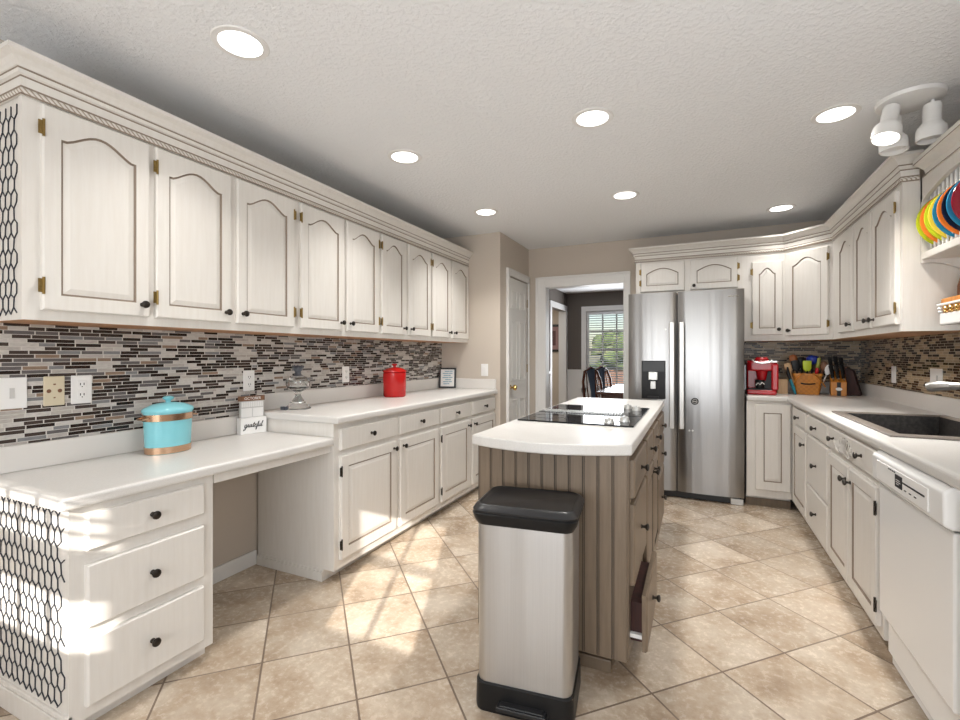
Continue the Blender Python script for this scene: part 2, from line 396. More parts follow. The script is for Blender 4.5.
# tile backsplashes (mosaic runs along each slab's own X)
def tile_wall(name, length, z0, z1, loc, rz, m):
    o = MB().box(0, length, -.008, 0, 0, z1-z0).build(name, m, None, (loc[0], loc[1], z0), (0, 0, rz)); return struct(o)
tile_wall('trim_3', 1.975-.30, .895, 1.385, (XL, .30), PI/2, 'mosaic')
tile_wall('trim_4', YA-1.975, 1.005, 1.385, (XL, 1.975), PI/2, 'mosaic')
tile_wall('trim_5', XR-.36, 1.005, 1.39, (.36, YB), 0, 'mosaic_warm')
tile_wall('trim_6', YB-1.2, 1.005, 1.39, (XR, YB), -PI/2, 'mosaic_warm')

# dining room beyond the doorway
DL, DF = -2.32, 9.0
mb = MB()     # left wall with a cased opening y 7.95..9.0
mb.box(DL-.12, DL, YB+.12, 7.93, .95, CZ, 1); mb.box(DL-.12, DL, 7.93, DF, 2.1, CZ, 1); mb.box(DL-.12, DL, YB+.12, 7.93, 0, .95, 0)
struct(mb.build('wall_dining_left', ['white_paint', 'dining_wall']))
mb = MB(); mb.box(DL, DL+.025, 7.83, 7.93, 0, 2.2); mb.box(DL, DL+.025, 7.93, DF-.02, 2.1, 2.2); mb.box(DL-.12, DL, 7.92, 7.935, 0, 2.1); mb.box(DL-.12, DL+.025, DF-.12, DF-.001, 0, 2.1)
mb.box(DL, DL+.03, YB+.13, 7.83, .93, .97)
struct(mb.build('trim_7', 'white_paint'))
VX0, VX1, VZ0, VZ1 = -1.93, -.55, .62, 2.09
mb = MB()
for z0, z1, mi in ((0, .95, 0), (.95, CZ, 1)):
    mb.box(DL-.12, VX0, DF, DF+.1, z0, z1, mi); mb.box(VX1, 1.5, DF, DF+.1, z0, z1, mi)
mb.box(VX0, VX1, DF, DF+.1, 0, VZ0, 0); mb.box(VX0, VX1, DF, DF+.1, VZ1, CZ, 1)
mb.box(DL, VX0-.1, DF-.02, DF, .93, .97, 0)
struct(mb.build('wall_dining_far', ['white_paint', 'dining_wall']))
struct(bx('wall_dining_right', 1.4, 1.5, YB+.12, DF, 0, CZ, 'dining_wall'))
mb = MB()
for a, b_, c, d in ((VX0-.09, VX0, VZ0-.09, VZ1+.09), (VX1, VX1+.09, VZ0-.09, VZ1+.09), (VX0, VX1, VZ1, VZ1+.09), (VX0-.11, VX1+.11, VZ0-.12, VZ0-.001)): mb.box(a, b_, DF-.025, DF, c, d)
struct(mb.build('trim_8', 'white_paint'))
w3 = window('window_3', VX0, VX1, VZ0, VZ1, DF+.07, 5, 4, .05, .026)
bx('pane', VX0+.05, VX1-.05, DF+.046, DF+.05, VZ0+.05, VZ1-.05, 'pane', w3)
# hallway seen through the cased opening
struct(bx('wall_hall', -4.55, -4.45, 5.3, DF+1.1, 0, CZ, 'wall')); struct(bx('wall_hall_right', DL-.12, DL-.02, DF+.1, DF+1.0, 0, CZ, 'wall'))
struct(bx('wall_hall_far', -4.5, DL-.121, DF+1.0, DF+1.1, 0, CZ, 'wall'))

# outside
og = tag(bx('lawn', -40, 40, 10.3, 90, -.5, -.4, 'grass'), 'green lawn outside the dining room window', 'lawn'); og['kind'] = 'structure'

# ------------------------------------------------------------------ cabinet parts
def inset(P, d):
    n = len(P); out = []
    for i in range(n):
        a = (P[i]-P[i-1]).normalized(); b = (P[(i+1) % n]-P[i]).normalized()
        na = Vector((-a.y, a.x)); nb = Vector((-b.y, b.x)); k = 1+na.dot(nb)
        out.append(P[i]+(na+nb)/max(k, .4)*d)
    return out
def front_mesh(w, h, arch=0, st=.055, rail=.055, style='cathedral', raised=True, mats=('cab', 'glaze'), t=.02):
    """door or drawer front: x 0..w, z 0..h, back at y=0, face at y=-t"""
    bm = bmesh.new(); V = lambda x, y, z: bm.verts.new((x, y, z)); i = .005
    back = [V(0,0,0), V(w,0,0), V(w,0,h), V(0,0,h)]
    ed = [V(0,-t+.006,0), V(w,-t+.006,0), V(w,-t+.006,h), V(0,-t+.006,h)]
    fr = [V(i,-t,i), V(w-i,-t,i), V(w-i,-t,h-i), V(i,-t,h-i)]
    def F(vs, mi=0): f = bm.faces.new(vs); f.material_index = mi; return f
    F(back[::-1])
    for A, B in ((back, ed), (ed, fr)):
        for k in range(4): F((A[k], A[(k+1) % 4], B[(k+1) % 4], B[k]))
    if not raised: F(fr)
    else:
        zs = h-rail-arch; P = [Vector((st, rail)), Vector((w-st, rail))]
        if arch:
            N = 14
            for k in range(N+1):
                u = k/N
                if style == 'cathedral':
                    q = min(max((u-.06)/.88, 0), 1); hh = arch*math.sin(PI*q)**1.35
                else: hh = arch*math.sin(PI*u)
                P.append(Vector((w-st-(w-2*st)*u, zs+hh)))
        else: P += [Vector((w-st, zs)), Vector((st, zs))]
        n = len(P)
        L = [[V(p.x, -t, p.y) for p in P]]
        for d, y in ((.0035, -t+.006), (.0075, -t+.006), (.028, -t+.001)):
            L.append([V(p.x, y, p.y) for p in inset(P, d)])
        top = [fr[2]]+[V(p.x, -t, h-i) for p in P[3:-1]]+[fr[3]]
        F((fr[0], fr[1], L[0][1], L[0][0])); F((fr[1], fr[2], L[0][2], L[0][1])); F((fr[3], fr[0], L[0][0], L[0][-1]))
        for k in range(len(top)-1): F((top[k], top[k+1], L[0][k+3], L[0][k+2]))
        # the top edge strip was split, close it with the edge ring by a thin fan
        for li, (A, B) in enumerate(zip(L, L[1:])):
            for k in range(n): F((A[k], A[(k+1) % n], B[(k+1) % n], B[k]), 1 if li < 2 else 0)
        F(L[-1])
    bmesh.ops.recalc_face_normals(bm, faces=bm.faces)
    me = bpy.data.meshes.new('front'); bm.to_mesh(me); bm.free()
    for k in mats: me.materials.append(M[k])
    return me
KNOB = None
def knob(parent, x, z, y=-.02, name='knob'):
    global KNOB
    if KNOB is None:
        mb = MB(); mb.lathe([(0, 0), (.009, 0), (.009, .003), (.0055, .006), (.0055, .015), (.012, .019), (.0155, .024), (.0145, .029), (.008, .032), (0, .033)], (0,0,0), 'Y', 14)
        o = mb.build(name, 'bronze', parent, (x, y, z), smooth=True); KNOB = o.data; return o
    return link(name, KNOB, parent, (x, y, z))
HINGE = None
def hinge(parent, x, z, m='brass', side=-1):
    mb = MB(); mb.box(-.009, .009, -.0215, -.019, -.024, .024); mb.tube([(side*.006, -.0215, -.03), (side*.006, -.0215, .03)], .0045, 8); mb.box(-.006, .006, -.0235, -.0215, -.010, .010)
    return mb.build('hinge', m, parent, (x, 0, z))
def door(parent, x0, x1, z0, z1, kx=None, kz=None, hx=None, arch=.05, style='cathedral', st=.052, rail=.055, mats=('cab', 'glaze'), y=0, hm='brass'):
    me = front_mesh(x1-x0, z1-z0, arch, st, rail, style, True, mats)
    d = link('door', me, parent, (x0, y, z0))
    if kx is not None: knob(d, (.03 if kx < 0 else x1-x0-.03), kz-z0)
    if hx is not None:
        e = -.004 if hx < 0 else x1-x0+.004
        for hz in (.085, z1-z0-.085): hinge(d, e, hz, hm, -1 if hx > 0 else 1)
    return d
def drawer(parent, x0, x1, z0, z1, ks=1, mats=('cab', 'glaze'), raised=False, y=0, kpos=None):
    me = front_mesh(x1-x0, z1-z0, 0, .03, .03, 'flat', raised, mats)
    d = link('drawer', me, parent, (x0, y, z0))
    if ks == 1: knob(d, (x1-x0)/2, (z1-z0)/2)
    elif ks == 2:
        for f in (.05, .93): knob(d, (x1-x0)*f, (z1-z0)*.5)
    return d
R90 = PI/2
# ------------------------------------------------------------------ upper cabinets, left wall   (local x = world y, front plane local y = 0)
UF = -2.09; UZ0, UZ1 = 1.372, 2.142
def upper(label, y0, y1, doors):
    r = thing('upper_cabinet', label, 'cabinet', (UF, y0, UZ0), R90, 'cream upper cabinets on the left wall')
    MB().box(0, y1-y0, 0, UF-XL, 0, UZ1-UZ0, 0, 1).build('carcass', ['cab', 'raw_wood'], r)
    for a, b_, kx, hx in doors: door(r, a-y0, b_-y0, .036, .758, kx, .085, hx, arch=.052)
    return r
u0 = upper('first cream upper cabinet on the left, single arched door and wire mesh end', .79, 1.20, [(.835, 1.187, 1, -1)])
upper('cream upper cabinet with two arched doors above the turquoise canister', 1.20, 1.985, [(1.214, 1.565, 1, -1), (1.598, 1.959, -1, 1)])
upper('cream two-door upper cabinet above the glass compote and low counter joint', 1.985, 2.755, [(2.011, 2.372, 1, -1), (2.40, 2.738, -1, 1)])
upper('cream two-door upper cabinet above the red canister', 2.755, 3.475, [(2.773, 3.079, 1, -1), (3.121, 3.457, -1, 1)])
upper('last cream two-door upper cabinet on the left, against the alcove end wall', 3.475, 4.208, [(3.49, 3.814, 1, -1), (3.853, 4.189, -1, None)])
def wire_mesh(w, h, cell_w, cell_h, r, name, parent, loc, rot):
    """hexagonal chicken wire in local XZ, clipped to w x h"""
    mb = MB(); cols = int(w/cell_w)+2; rows = int(h/(cell_h*.75))+2; done = set()
    def seg(p, q):
        for _ in range(1):
            if not (0 <= p[0] <= w and 0 <= q[0] <= w and 0 <= p[1] <= h and 0 <= q[1] <= h): return
        k = tuple(sorted((tuple(round(c, 4) for c in p), tuple(round(c, 4) for c in q))))
        if k in done: return
        done.add(k)
        d = Vector((q[0]-p[0], q[1]-p[1])); nn = Vector((-d.y, d.x)).normalized()*r; e = d.normalized()*r*.5
        a = [(p[0]-e.x+nn.x, p[1]-e.y+nn.y), (p[0]-e.x-nn.x, p[1]-e.y-nn.y), (q[0]+e.x-nn.x, q[1]+e.y-nn.y), (q[0]+e.x+nn.x, q[1]+e.y+nn.y)]
        f = [mb.bm.verts.new((x, -.0032, z)) for x, z in a]; g = [mb.bm.verts.new((x, 0, z)) for x, z in a]
        mb.bm.faces.new(f)
        for i in range(4): mb.bm.faces.new((f[i], g[i], g[(i+1) % 4], f[(i+1) % 4]))
    rnd = random.Random(3); jit = {}
    def J(x, z):
        k = (round(x, 3), round(z, 3))
        if k not in jit: jit[k] = (x+rnd.uniform(-.0025, .0025), z+rnd.uniform(-.004, .004))
        return jit[k]
    for rr in range(-1, rows):
        for c in range(-1, cols):
            cx = c*cell_w+(cell_w/2 if rr % 2 else 0); cz = rr*cell_h*.72
            top = J(cx, cz+cell_h*.5); ur = J(cx+cell_w/2, cz+cell_h*.22); lr = J(cx+cell_w/2, cz-cell_h*.22); ul = J(cx-cell_w/2, cz+cell_h*.22)
            seg(ul, top); seg(top, ur); seg(ur, lr)
    return mb.build(name, 'wire', parent, loc, rot)
# its end faces -Y : local frame of the cabinet is rotated 90 deg, so the sheet is turned back
wire_mesh(.275, .76, .041, .072, .0012, 'wire_mesh', u0, (-.0005, .305, .005), (0, 0, -R90))
bx('end_frame', -.004, 0, 0, .022, 0, .77, 'cab', u0)
CROWN = [(.002, 2.138, 0), (.010, 2.137, 1), (.010, 2.1435, 2), (.014, 2.152, 2), (.010, 2.1605, 1), (.010, 2.167, 0), (.012, 2.1955, 1), (.012, 2.2015, 0), (.020, 2.206, 0), (.022, 2.2175, 1), (.022, 2.2235, 0),
         (.026, 2.225, 0), (.032, 2.236, 0), (.042, 2.248, 0), (.058, 2.258, 0), (.061, 2.260, 0), (.061, 2.275, 0), (.002, 2.275, 0)]
tag(sweep([(XL+.002, .79), (UF, .79), (UF, YA-.002)], CROWN).build('crown_molding', ['cab', 'glaze', 'rope']), 'long cream crown molding with rope strip along the tops of the left cabinets', 'molding')

RX_ = 1.03
# ------------------------------------------------------------------ lower cabinets, left wall
BF = -1.80
def lower(label, y0, y1, cols, end=False):
    r = thing('base_cabinet', label, 'cabinet', (BF, y0, 0), R90, 'cream base cabinets under the left counter')
    mb = MB(); mb.box(0, y1-y0, 0, BF-XL-.016, .065, .872); mb.box(0, y1-y0, .075, BF-XL-.016, 0, .065)
    mb.build('carcass', 'cab', r)
    for a, b_, kx, hx in cols:
        drawer(r, a-y0, b_-y0, .722, .84); door(r, a-y0, b_-y0, .115, .69, kx, .645, hx, arch=0, st=.058, rail=.062, hm='bronze')
    if end:
        mb = MB(); mb.box(-.012, 0, .075, BF-XL-.016, 0, .05); mb.box(-.006, 0, .075, BF-XL-.016, .05, .058); mb.build('base_molding', 'cab', r)
    return r
lower('cream base cabinet with two drawers and doors, nearer the desk opening', 1.977, 3.112, [(2.017, 2.539, 1, -1), (2.585, 3.088, -1, None)], True)
lower('cream base cabinet with two drawers and doors, farther end by the alcove wall', 3.112, 4.206, [(3.134, 3.625, 1, -1), (3.685, 4.19, -1, None)])
# countertop with backsplash
r = thing('countertop', 'long pale laminate countertop over the left base cabinets, with low backsplash', 'countertop', (-1.76, 1.965, .872), R90)
MB().box(0, YA-1.967, 0, -1.762-XL, 0, .042).build('slab', 'laminate', r, bevel=.012, seg=3)
mb = MB(); mb.box(0, YA-1.967, .618, .6365, .042, .142); mb.box(YA-1.988, YA-1.968, .02, .618, .042, .142); mb.build('backsplash', 'splash', r, bevel=.003)
# ------------------------------------------------------------------ desk
r = thing('desk_drawer_unit', 'cream three-drawer desk pedestal with chicken-wire end, left foreground', 'cabinet', (-1.822, .80, 0), R90)
mb = MB(); mb.box(0, .49, 0, .575, .055, .757); mb.box(.012, .49, .07, .575, 0, .055); mb.build('carcass', 'cab', r)
mb = MB(); mb.box(-.014, .012, -.002, .575, 0, .075); mb.box(-.009, .012, 0, .575, .075, .09); mb.build('base_molding', 'cab', r, bevel=.003)
mb = MB(); mb.box(.012, .49, .05, .07, 0, .05); mb.build('toe_kick', 'cab', r)
for z0, z1 in ((.608, .73), (.354, .562), (.098, .318)): drawer(r, .042, .442, z0, z1, mats=('cab', 'glaze'))
wire_mesh(.555, .665, .041, .072, .0012, 'wire_mesh', r, (-.0005, .575, .09), (0, 0, -R90))
r = thing('desktop', 'low pale laminate desk counter at left, one step below the main counter', 'countertop', (-1.79, .765, .757), R90)
MB().box(0, 1.209, 0, .608, 0, .043).build('slab', 'laminate', r, bevel=.012, seg=3)
MB().box(0, 1.209, .588, .6075, .043, .145).build('backsplash', 'splash', r, bevel=.003)
MB().box(.53, 1.209, .03, .05, -.04, 0).build('apron', 'cab', r)
# painted panels of the kneehole are the bare wall behind

# ------------------------------------------------------------------ island
r = thing('kitchen_island', 'taupe beadboard kitchen island with cream top edge and drawers, centre of room', 'island', (-.235, 1.83, 0), R90)
ID = 1.83; IW = .62
mb = MB(); mb.box(.012, ID, 0, IW, .09, .87); mb.box(.07, ID-.05, .07, IW-.05, 0, .09); mb.build('carcass', 'taupe', r)
# beadboard end panel facing the camera (local x = 0 face, runs along local y)
mb = MB(); n = 11; pw = IW/n
for k in range(n):
    a, b_ = k*pw, (k+1)*pw
    mb.box(0, .012, a+.0055, b_-.0055, .088, .868)
    mb.box(.005, .012, b_-.0055, b_-.0015, .088, .868, 1); mb.box(.002, .012, b_-.0015, b_+.0015, .088, .868); mb.box(.005, .012, b_+.0015, b_+.0055, .088, .868, 1)
mb.build('beadboard_panel', ['taupe', 'taupe_groove'], r)
mb = MB(); mb.box(.045, .07, .07, IW-.05, 0, .05); mb.box(.055, .07, .07, IW-.05, .05, .09); mb.build('base_molding', 'taupe', r, bevel=.004)
tm = ('taupe', 'taupe_groove')
drawer(r, .04, .49, .70, .845, mats=tm); drawer(r, .04, .49, .365, .675, mats=tm)
dd = drawer(r, .04, .49, .12, .335, mats=tm, y=-.045)
MB().box(.03, .42, 0, .05, .02, .17).build('drawer_box', 'wood_dark', dd)  # dark colour stands in for the shaded gap behind the open drawer
MB().box(.012, .03, 0, .05, .04, .055).build('drawer_slide', 'white_plastic', dd)
drawer(r, .53, .88, .70, .845, mats=tm); drawer(r, .90, 1.25, .70, .845, mats=tm)
door(r, .53, .88, .12, .675, 1, .62, None, 0, mats=tm); door(r, .90, 1.25, .12, .675, -1, .62, None, 0, mats=tm)
for z0, z1 in ((.71, .845), (.49, .69), (.12, .47)): drawer(r, 1.29, 1.77, z0, z1, mats=tm)
# its top: bowed near end
r = thing('island_countertop', 'pale laminate island top with bowed near edge, holding the black cooktop', 'countertop', (0, 0, .872))
pts = [(-.22, 3.70), (-.862, 3.70), (-.862, 1.775)]
for k in range(1, 12):
    u = k/12; x = -.862+.642*u; pts.append((x, 1.775+.05*u-.085*math.sin(PI*u)**.9))
pts.append((-.22, 1.825))
MB().prism(pts, 0, .042).build('slab', 'laminate', r, bevel=.006, seg=2)
# cooktop
r = thing('cooktop', 'black glass electric cooktop with centre vent grille set in the island', 'cooktop', (-.55, 2.655, .915))
MB().box(-.285, .285, -.405, .405, 0, .007).build('glass_plate', 'glass_black', r, bevel=.003)
mb = MB(); mb.box(-.285, .285, -.045, .045, .007, .0085); mb.build('vent_panel', 'glass_black', r)
mb = MB()
for k in range(30): mb.box(-.25+k*.0145, -.242+k*.0145, -.038, .038, .0085, .016)
mb.build('vent_grille', 'knob_silver', r)
for x, y, rr in ((-.17, -.22, .085), (.02, -.23, .105), (-.17, .22, .105), (.02, .23, .085)):
    mb = MB(); mb.lathe([(rr, .007), (rr, .0077), (rr-.006, .0077), (rr-.006, .007)], (x, y, 0), 'Z', 40, ring=True); mb.build('burner_ring', 'burner', r)
for x, y in ((.165, -.345), (.225, -.265), (.165, .325), (.225, .245)):
    mb = MB(); mb.lathe([(.026, .007), (.026, .011), (.023, .013), (.021, .026), (.018, .03), (0, .03)], (x, y, 0), 'Z', 22); mb.box(x-.004, x+.004, y-.02, y+.02, .03, .035); mb.build('control_knob', 'knob_silver', r, smooth=True)
# ------------------------------------------------------------------ step bin
def rrect(w, d, r, n=6, cx=0, cy=0):
    P = []
    for sx, sy, a0 in ((1, -1, -PI/2), (1, 1, 0), (-1, 1, PI/2), (-1, -1, PI)):
        for k in range(n+1):
            a = a0+PI/2*k/n; P.append((cx+sx*(w/2-r)+r*math.cos(a), cy+sy*(d/2-r)+r*math.sin(a)))
    return P
def loft(mb, secs, mi=0, cap=True):
    R = [[mb.bm.verts.new((x, y, z)) for x, y in P] for P, z in secs]; n = len(R[0])
    for A, B in zip(R, R[1:]):
        for k in range(n): mb.bm.faces.new((A[k], A[(k+1) % n], B[(k+1) % n], B[k])).material_index = mi
    if cap: mb.bm.faces.new(R[0][::-1]).material_index = mi; mb.bm.faces.new(R[-1]).material_index = mi
    return mb
r = thing('trash_can', 'tall rectangular stainless pedal bin with black lid and base, at the island end', 'trash can', (-.560, 1.645, 0), math.radians(7))
mb = loft(MB(), [(rrect(.345, .27, .035), 0), (rrect(.348, .273, .035), .012), (rrect(.345, .27, .035), .095), (rrect(.335, .26, .035), .10)]); mb.build('base', 'black_plastic', r, smooth=True)
mb = loft(MB(), [(rrect(.332, .256, .035), .095), (rrect(.337, .258, .035), .662)]); mb.build('body', 'bin_steel', r, smooth=True)
mb = loft(MB(), [(rrect(.342, .262, .035), .652), (rrect(.366, .284, .04), .674), (rrect(.374, .29, .04), .692), (rrect(.366, .28, .04), .697)]); mb.build('lid_rim', 'black_plastic', r, smooth=True)
mb = loft(MB(), [(rrect(.372, .286, .045), .698), (rrect(.374, .288, .045), .704), (rrect(.356, .27, .045), .717), (rrect(.334, .246, .04), .722), (rrect(.326, .238, .038), .719)]); mb.build('lid', 'dark_plastic', r, smooth=True)
mb = MB(); mb.prism([(-.085, -.165), (.085, -.165), (.085, -.125), (-.085, -.125)], .03, .045); mb.box(-.075, .075, -.16, -.13, .045, .05); mb.build('pedal', 'dark_plastic', r, bevel=.006)

# ------------------------------------------------------------------ refrigerator
r = thing('refrigerator', 'stainless side-by-side refrigerator with water dispenser, on the back wall', 'refrigerator', (-.565, 4.40, 0))
MB().box(.008, .912, .075, .64, .03, 1.785).build('cabinet_body', 'dark_plastic', r)
mb = MB(); mb.box(.02, .90, .05, .12, .005, .06); mb.build('kick_grille', 'dark_plastic', r); mb = MB(); mb.box(.82, .915, .03, .1, 0, .05); mb.build('foot_cover', 'knob_silver', r, bevel=.004)
def fdoor(x0, x1, hole=None):
    n = 14; front = []
    for k in range(n+1):
        u = k/n; x = x0+(x1-x0)*u; front.append((x, .012*(2*u-1)**2-.0+(.010 if k in (0, n) else 0)))
    P = [(x1, .07), (x0, .07)]+front
    mb = MB(); mb.prism(P, .065, 1.80); return mb
ld = fdoor(0, .402).build('freezer_door', 'steel', r, smooth=True)
rd = fdoor(.412, .92).build('fridge_door', 'steel', r, smooth=True)
def handle(p, x):
    mb = MB(); mb.box(x-.019, x+.019, -.052, -.036, .615, 1.53); mb.box(x-.014, x+.014, -.04, .006, 1.485, 1.52); mb.box(x-.014, x+.014, -.04, .006, .625, .66); mb.build('handle', 'handle_steel', p, bevel=.004)
handle(ld, .368); handle(rd, .446)
d = MB().box(.115, .315, -.004, .004, .862, 1.2).build('dispenser', 'black_plastic', ld, bevel=.01)
# raise thing > part > sub-part only: pieces of the dispenser are siblings on the door
mb = MB(); mb.box(.125, .305, -.0055, -.004, 1.105, 1.19); mb.build('dispenser_display', 'dark_plastic', ld)
mb = MB(); mb.box(.175, .25, -.028, -.004, 1.03, 1.10); mb.box(.19, .235, -.018, -.004, .95, 1.02); mb.build('dispenser_paddle', 'knob_silver', ld, bevel=.004)
mb = MB(); mb.box(.165, .26, -.02, -.004, .87, .885); mb.build('drip_tray', 'dark_plastic', ld)
mb = MB(); mb.lathe([(0, 0), (.03, 0), (.03, .002), (.026, .0025), (0, .0025)], (.548, .001, .853), 'Y', 28); o = mb.build('round_sticker', 'black_plastic', rd)
mb = MB(); mb.lathe([(.020, .0025), (.020, .0032), (.017, .0032), (.017, .0025)], (.548, .001, .853), 'Y', 28, ring=True)
for k, (a, b_) in enumerate(((-.013, -.006), (-.003, .003), (.006, .013))): mb.box(.548+a, .548+b_, -.0028, -.0015, .849-.002*k, .858)
mb.build('sticker_print', 'grey_paper', rd)
mb = MB(); mb.tube([(.80, -.0, 1.738), (.82, -.001, 1.742), (.84, -.001, 1.737), (.86, -.001, 1.741), (.875, .001, 1.738)], .0035, 6); mb.build('brand_badge', 'chrome', rd)
for x, z, p in ((.315, 1.475, ld), (.505, .60, rd), (.53, .60, rd)):
    mb = MB(); mb.lathe([(0, 0), (.008, 0), (.008, .004), (0, .005)], (x, .003, z), 'Y', 12); mb.build('magnet', 'knob_silver', p)

# ------------------------------------------------------------------ upper cabinets, back and right
UB = 4.73
def upb(label, x0, x1, z0, doors, arch=.05, style='cathedral', sidewood=True):
    r = thing('upper_cabinet', label, 'cabinet', (x0, UB, z0), 0, 'cream upper cabinets on the back and right walls')
    MB().box(0, x1-x0, 0, YB-UB-.009, 0, UZ1-z0, 0, 1).build('carcass', ['cab', 'raw_wood'], r)
    for a, b_, za, zb, kx, kz, hx in doors: door(r, a-x0, b_-x0, za-z0, zb-z0, kx, kz-z0, hx, arch, style)
upb('short cream cabinet over the refrigerator with two low arched doors', -.535, .362, 1.825, [(-.49, -.105, 1.85, 2.125, None, 1.9, -1), (-.055, .33, 1.85, 2.125, -1, 1.885, 1)], .05, 'flat')
upb('narrow cream upper cabinet beside the refrigerator above the coffee maker', .362, .68, UZ0, [(.437, .664, 1.425, 2.06, 1, 1.47, -1)], .05)
r = thing('corner_cabinet', 'diagonal cream corner upper cabinet with a single arched door', 'cabinet', (.68, UB, UZ0), -PI/4)
c45 = math.sqrt(.5); w = .396
Rm = Matrix.Rotation(PI/4, 4, 'Z')
poly = [Rm @ Vector((x-.68, y-UB, 0)) for x, y in ((.68, 4.73), (.96, 4.45), (1.28, 4.45), (1.28, 5.05), (.68, 5.05))]
MB().prism([(p.x, p.y) for p in poly], 0, UZ1-UZ0, 0, None, 1).build('carcass', ['cab', 'raw_wood'], r)
door(r, .03, .368, .04, .735, -1, .085, 1, .055)
def upr(label, y1, y0, doors, side=False):      # local x runs from y1 (far) to y0 (near)
    r = thing('upper_cabinet', label, 'cabinet', (.96, y1, UZ0), -R90, 'cream upper cabinets on the back and right walls')
    MB().box(0, y1-y0, 0, XR-.96-.009, 0, UZ1-UZ0, 0, 1).build('carcass', ['cab', 'raw_wood'], r)
    for a, b_, kx, hx in doors: door(r, y1-a, y1-b_, .04, .735, kx, .085, hx, .055, st=.05)
    return r
upr('narrow cream upper cabinet on the right wall next to the diagonal corner one', 4.448, 3.862, [(4.236, 3.885, 1, None)])
upr('cream two-door upper cabinet on the right wall, next to the plate rack', 3.862, 3.10, [(3.84, 3.52, 1, None), (3.487, 3.133, -1, 1)])
tag(sweep([(-.535, YB-.002), (-.535, UB), (.68, UB), (.96, 4.45), (.96, 3.10), (RX_-.006, 3.10)], CROWN).build('crown_molding', ['cab', 'glaze', 'rope']), 'cream crown molding stepping round the back and right cabinets', 'molding')

# ------------------------------------------------------------------ lower cabinets, back and right
r = thing('base_cabinet', 'cream single-door base cabinet between refrigerator and right counter', 'cabinet', (.372, 4.44, 0), 0)
mb = MB(); mb.box(0, .316, 0, .60, .09, .872); mb.box(0, .316, .07, .60, 0, .09); mb.build('carcass', 'cab', r)
door(r, .06, .306, .15, .85, None, .7, None, 0, st=.06, rail=.07)
mb = MB(); mb.box(0, .316, .055, .07, 0, .06); mb.build('base_molding', 'taupe', r)
RF = .69
Y2Z_ = Matrix(((1,0,0,0),(0,0,1,0),(0,1,0,0),(0,0,0,1)))
def lowr(label, y1, y0, low=False):
    r = thing('base_cabinet', label, 'cabinet', (RF, y1, 0), -R90, 'cream base cabinets under the right counter')
    mb = MB(); mb.box(0, y1-y0, 0, XR-RF-.012, .09, .70 if low else .872); mb.box(0, y1-y0, .07, XR-RF-.012, 0, .09)
    if low: mb.box(0, y1-y0, 0, .02, .70, .872)
    mb.build('carcass', 'cab', r); return r
r = lowr('narrow cream base cabinet at the inside corner, one drawer over one door', 4.437, 3.80)
drawer(r, 4.437-4.28, 4.437-3.83, .735, .85); door(r, 4.437-4.28, 4.437-3.83, .13, .715, 1, .63, None, 0)
r = lowr('cream three-drawer base cabinet between corner and sink', 3.80, 3.235, True)
for z0, z1 in ((.735, .85), (.40, .715), (.13, .385)): drawer(r, 3.80-3.775, 3.80-3.25, z0, z1)
r = lowr('cream sink base cabinet with carved ornament above two doors', 3.235, 2.415, True)
ff = drawer(r, .015, .80, .735, .85, 0)
ff.name = 'false_front'
for f in (.13, .72): knob(ff, f*.8+.02, .062)
door(r, .02, .395, .13, .70, 1, .635, None, 0); door(r, .415, .79, .13, .70, -1, .635, 1, 0, hm='bronze')
mb = MB()      # carved scroll ornament: a fan of open loops with scrolls at both sides
def loop(cx, cz, a, L, wd):
    P = []
    for q in range(13):
        t_ = 2*PI*q/12; lx = math.sin(t_)*wd*(.5+.5*math.sin(t_/2)); lz = L*(1-math.cos(t_))/2
        P.append((cx+math.cos(a)*lx+math.sin(a)*lz, -.024, cz-math.sin(a)*lx+math.cos(a)*lz))
    mb.tube(P, .003, 6)
for k in range(-4, 5): loop(.33+k*.012, .02, k*.36, .075+.02*abs(k)/4*1.5, .017)
for sx in (-1, 1):
    mb.tube([(.33+sx*(.05+.12*q+.012*math.sin(9*q)), -.024, .028+.016*math.cos(7*q)) for q in [z/9 for z in range(10)]], .004, 6)
    for q in (.09, .13, .165): loop(.33+sx*q, .03, sx*.5, .035, .011)
mb.build('carved_ornament', 'cab', ff, smooth=True)
MB().prism([(.33+.125*math.cos(PI*k/12), .014+.085*math.sin(PI*k/12)) for k in range(13)], -.0212, -.0198, 0, Y2Z_).build('ornament_ground', 'dark_glaze', ff)
# dishwasher
r = thing('dishwasher', 'white built-in dishwasher with bulging control panel, right foreground', 'dishwasher', (RF, 2.405, 0), -R90)
MB().box(.004, .612, .01, .56, .06, .865).build('tub', 'white_plastic', r)
MB().box(.006, .612, -.02, .01, .215, .735).build('door_panel', 'appliance_white', r, bevel=.006)
MB().box(.01, .588, .02, .05, .015, .2).build('kick_panel', 'appliance_white', r, bevel=.004)
mb = MB(); mb.prism([(-.022, .742), (-.042, .752), (-.044, .85), (-.02, .868), (.01, .868), (.01, .742)], .004, .614, 0, Matrix(((0,0,1,0),(1,0,0,0),(0,1,0,0),(0,0,0,1))))
cp = mb.build('control_panel', 'appliance_white', r, bevel=.008, seg=3)
mb = MB(); mb.box(.07, .52, -.0465, -.042, .765, .838); mb.build('control_inset', 'white_plastic', cp, bevel=.002)
mb = MB(); mb.box(.265, .325, -.0485, -.0465, .782, .825); mb.box(.33, .50, -.0485, -.0465, .806, .811)
for k in range(4): mb.box(.20+k*.018, .209+k*.018, -.0485, -.0465, .828, .832)
for k in range(3): mb.box(.345+k*.04, .36+k*.04, -.0485, -.0465, .785, .788)
mb.build('control_markings', 'ink', cp)
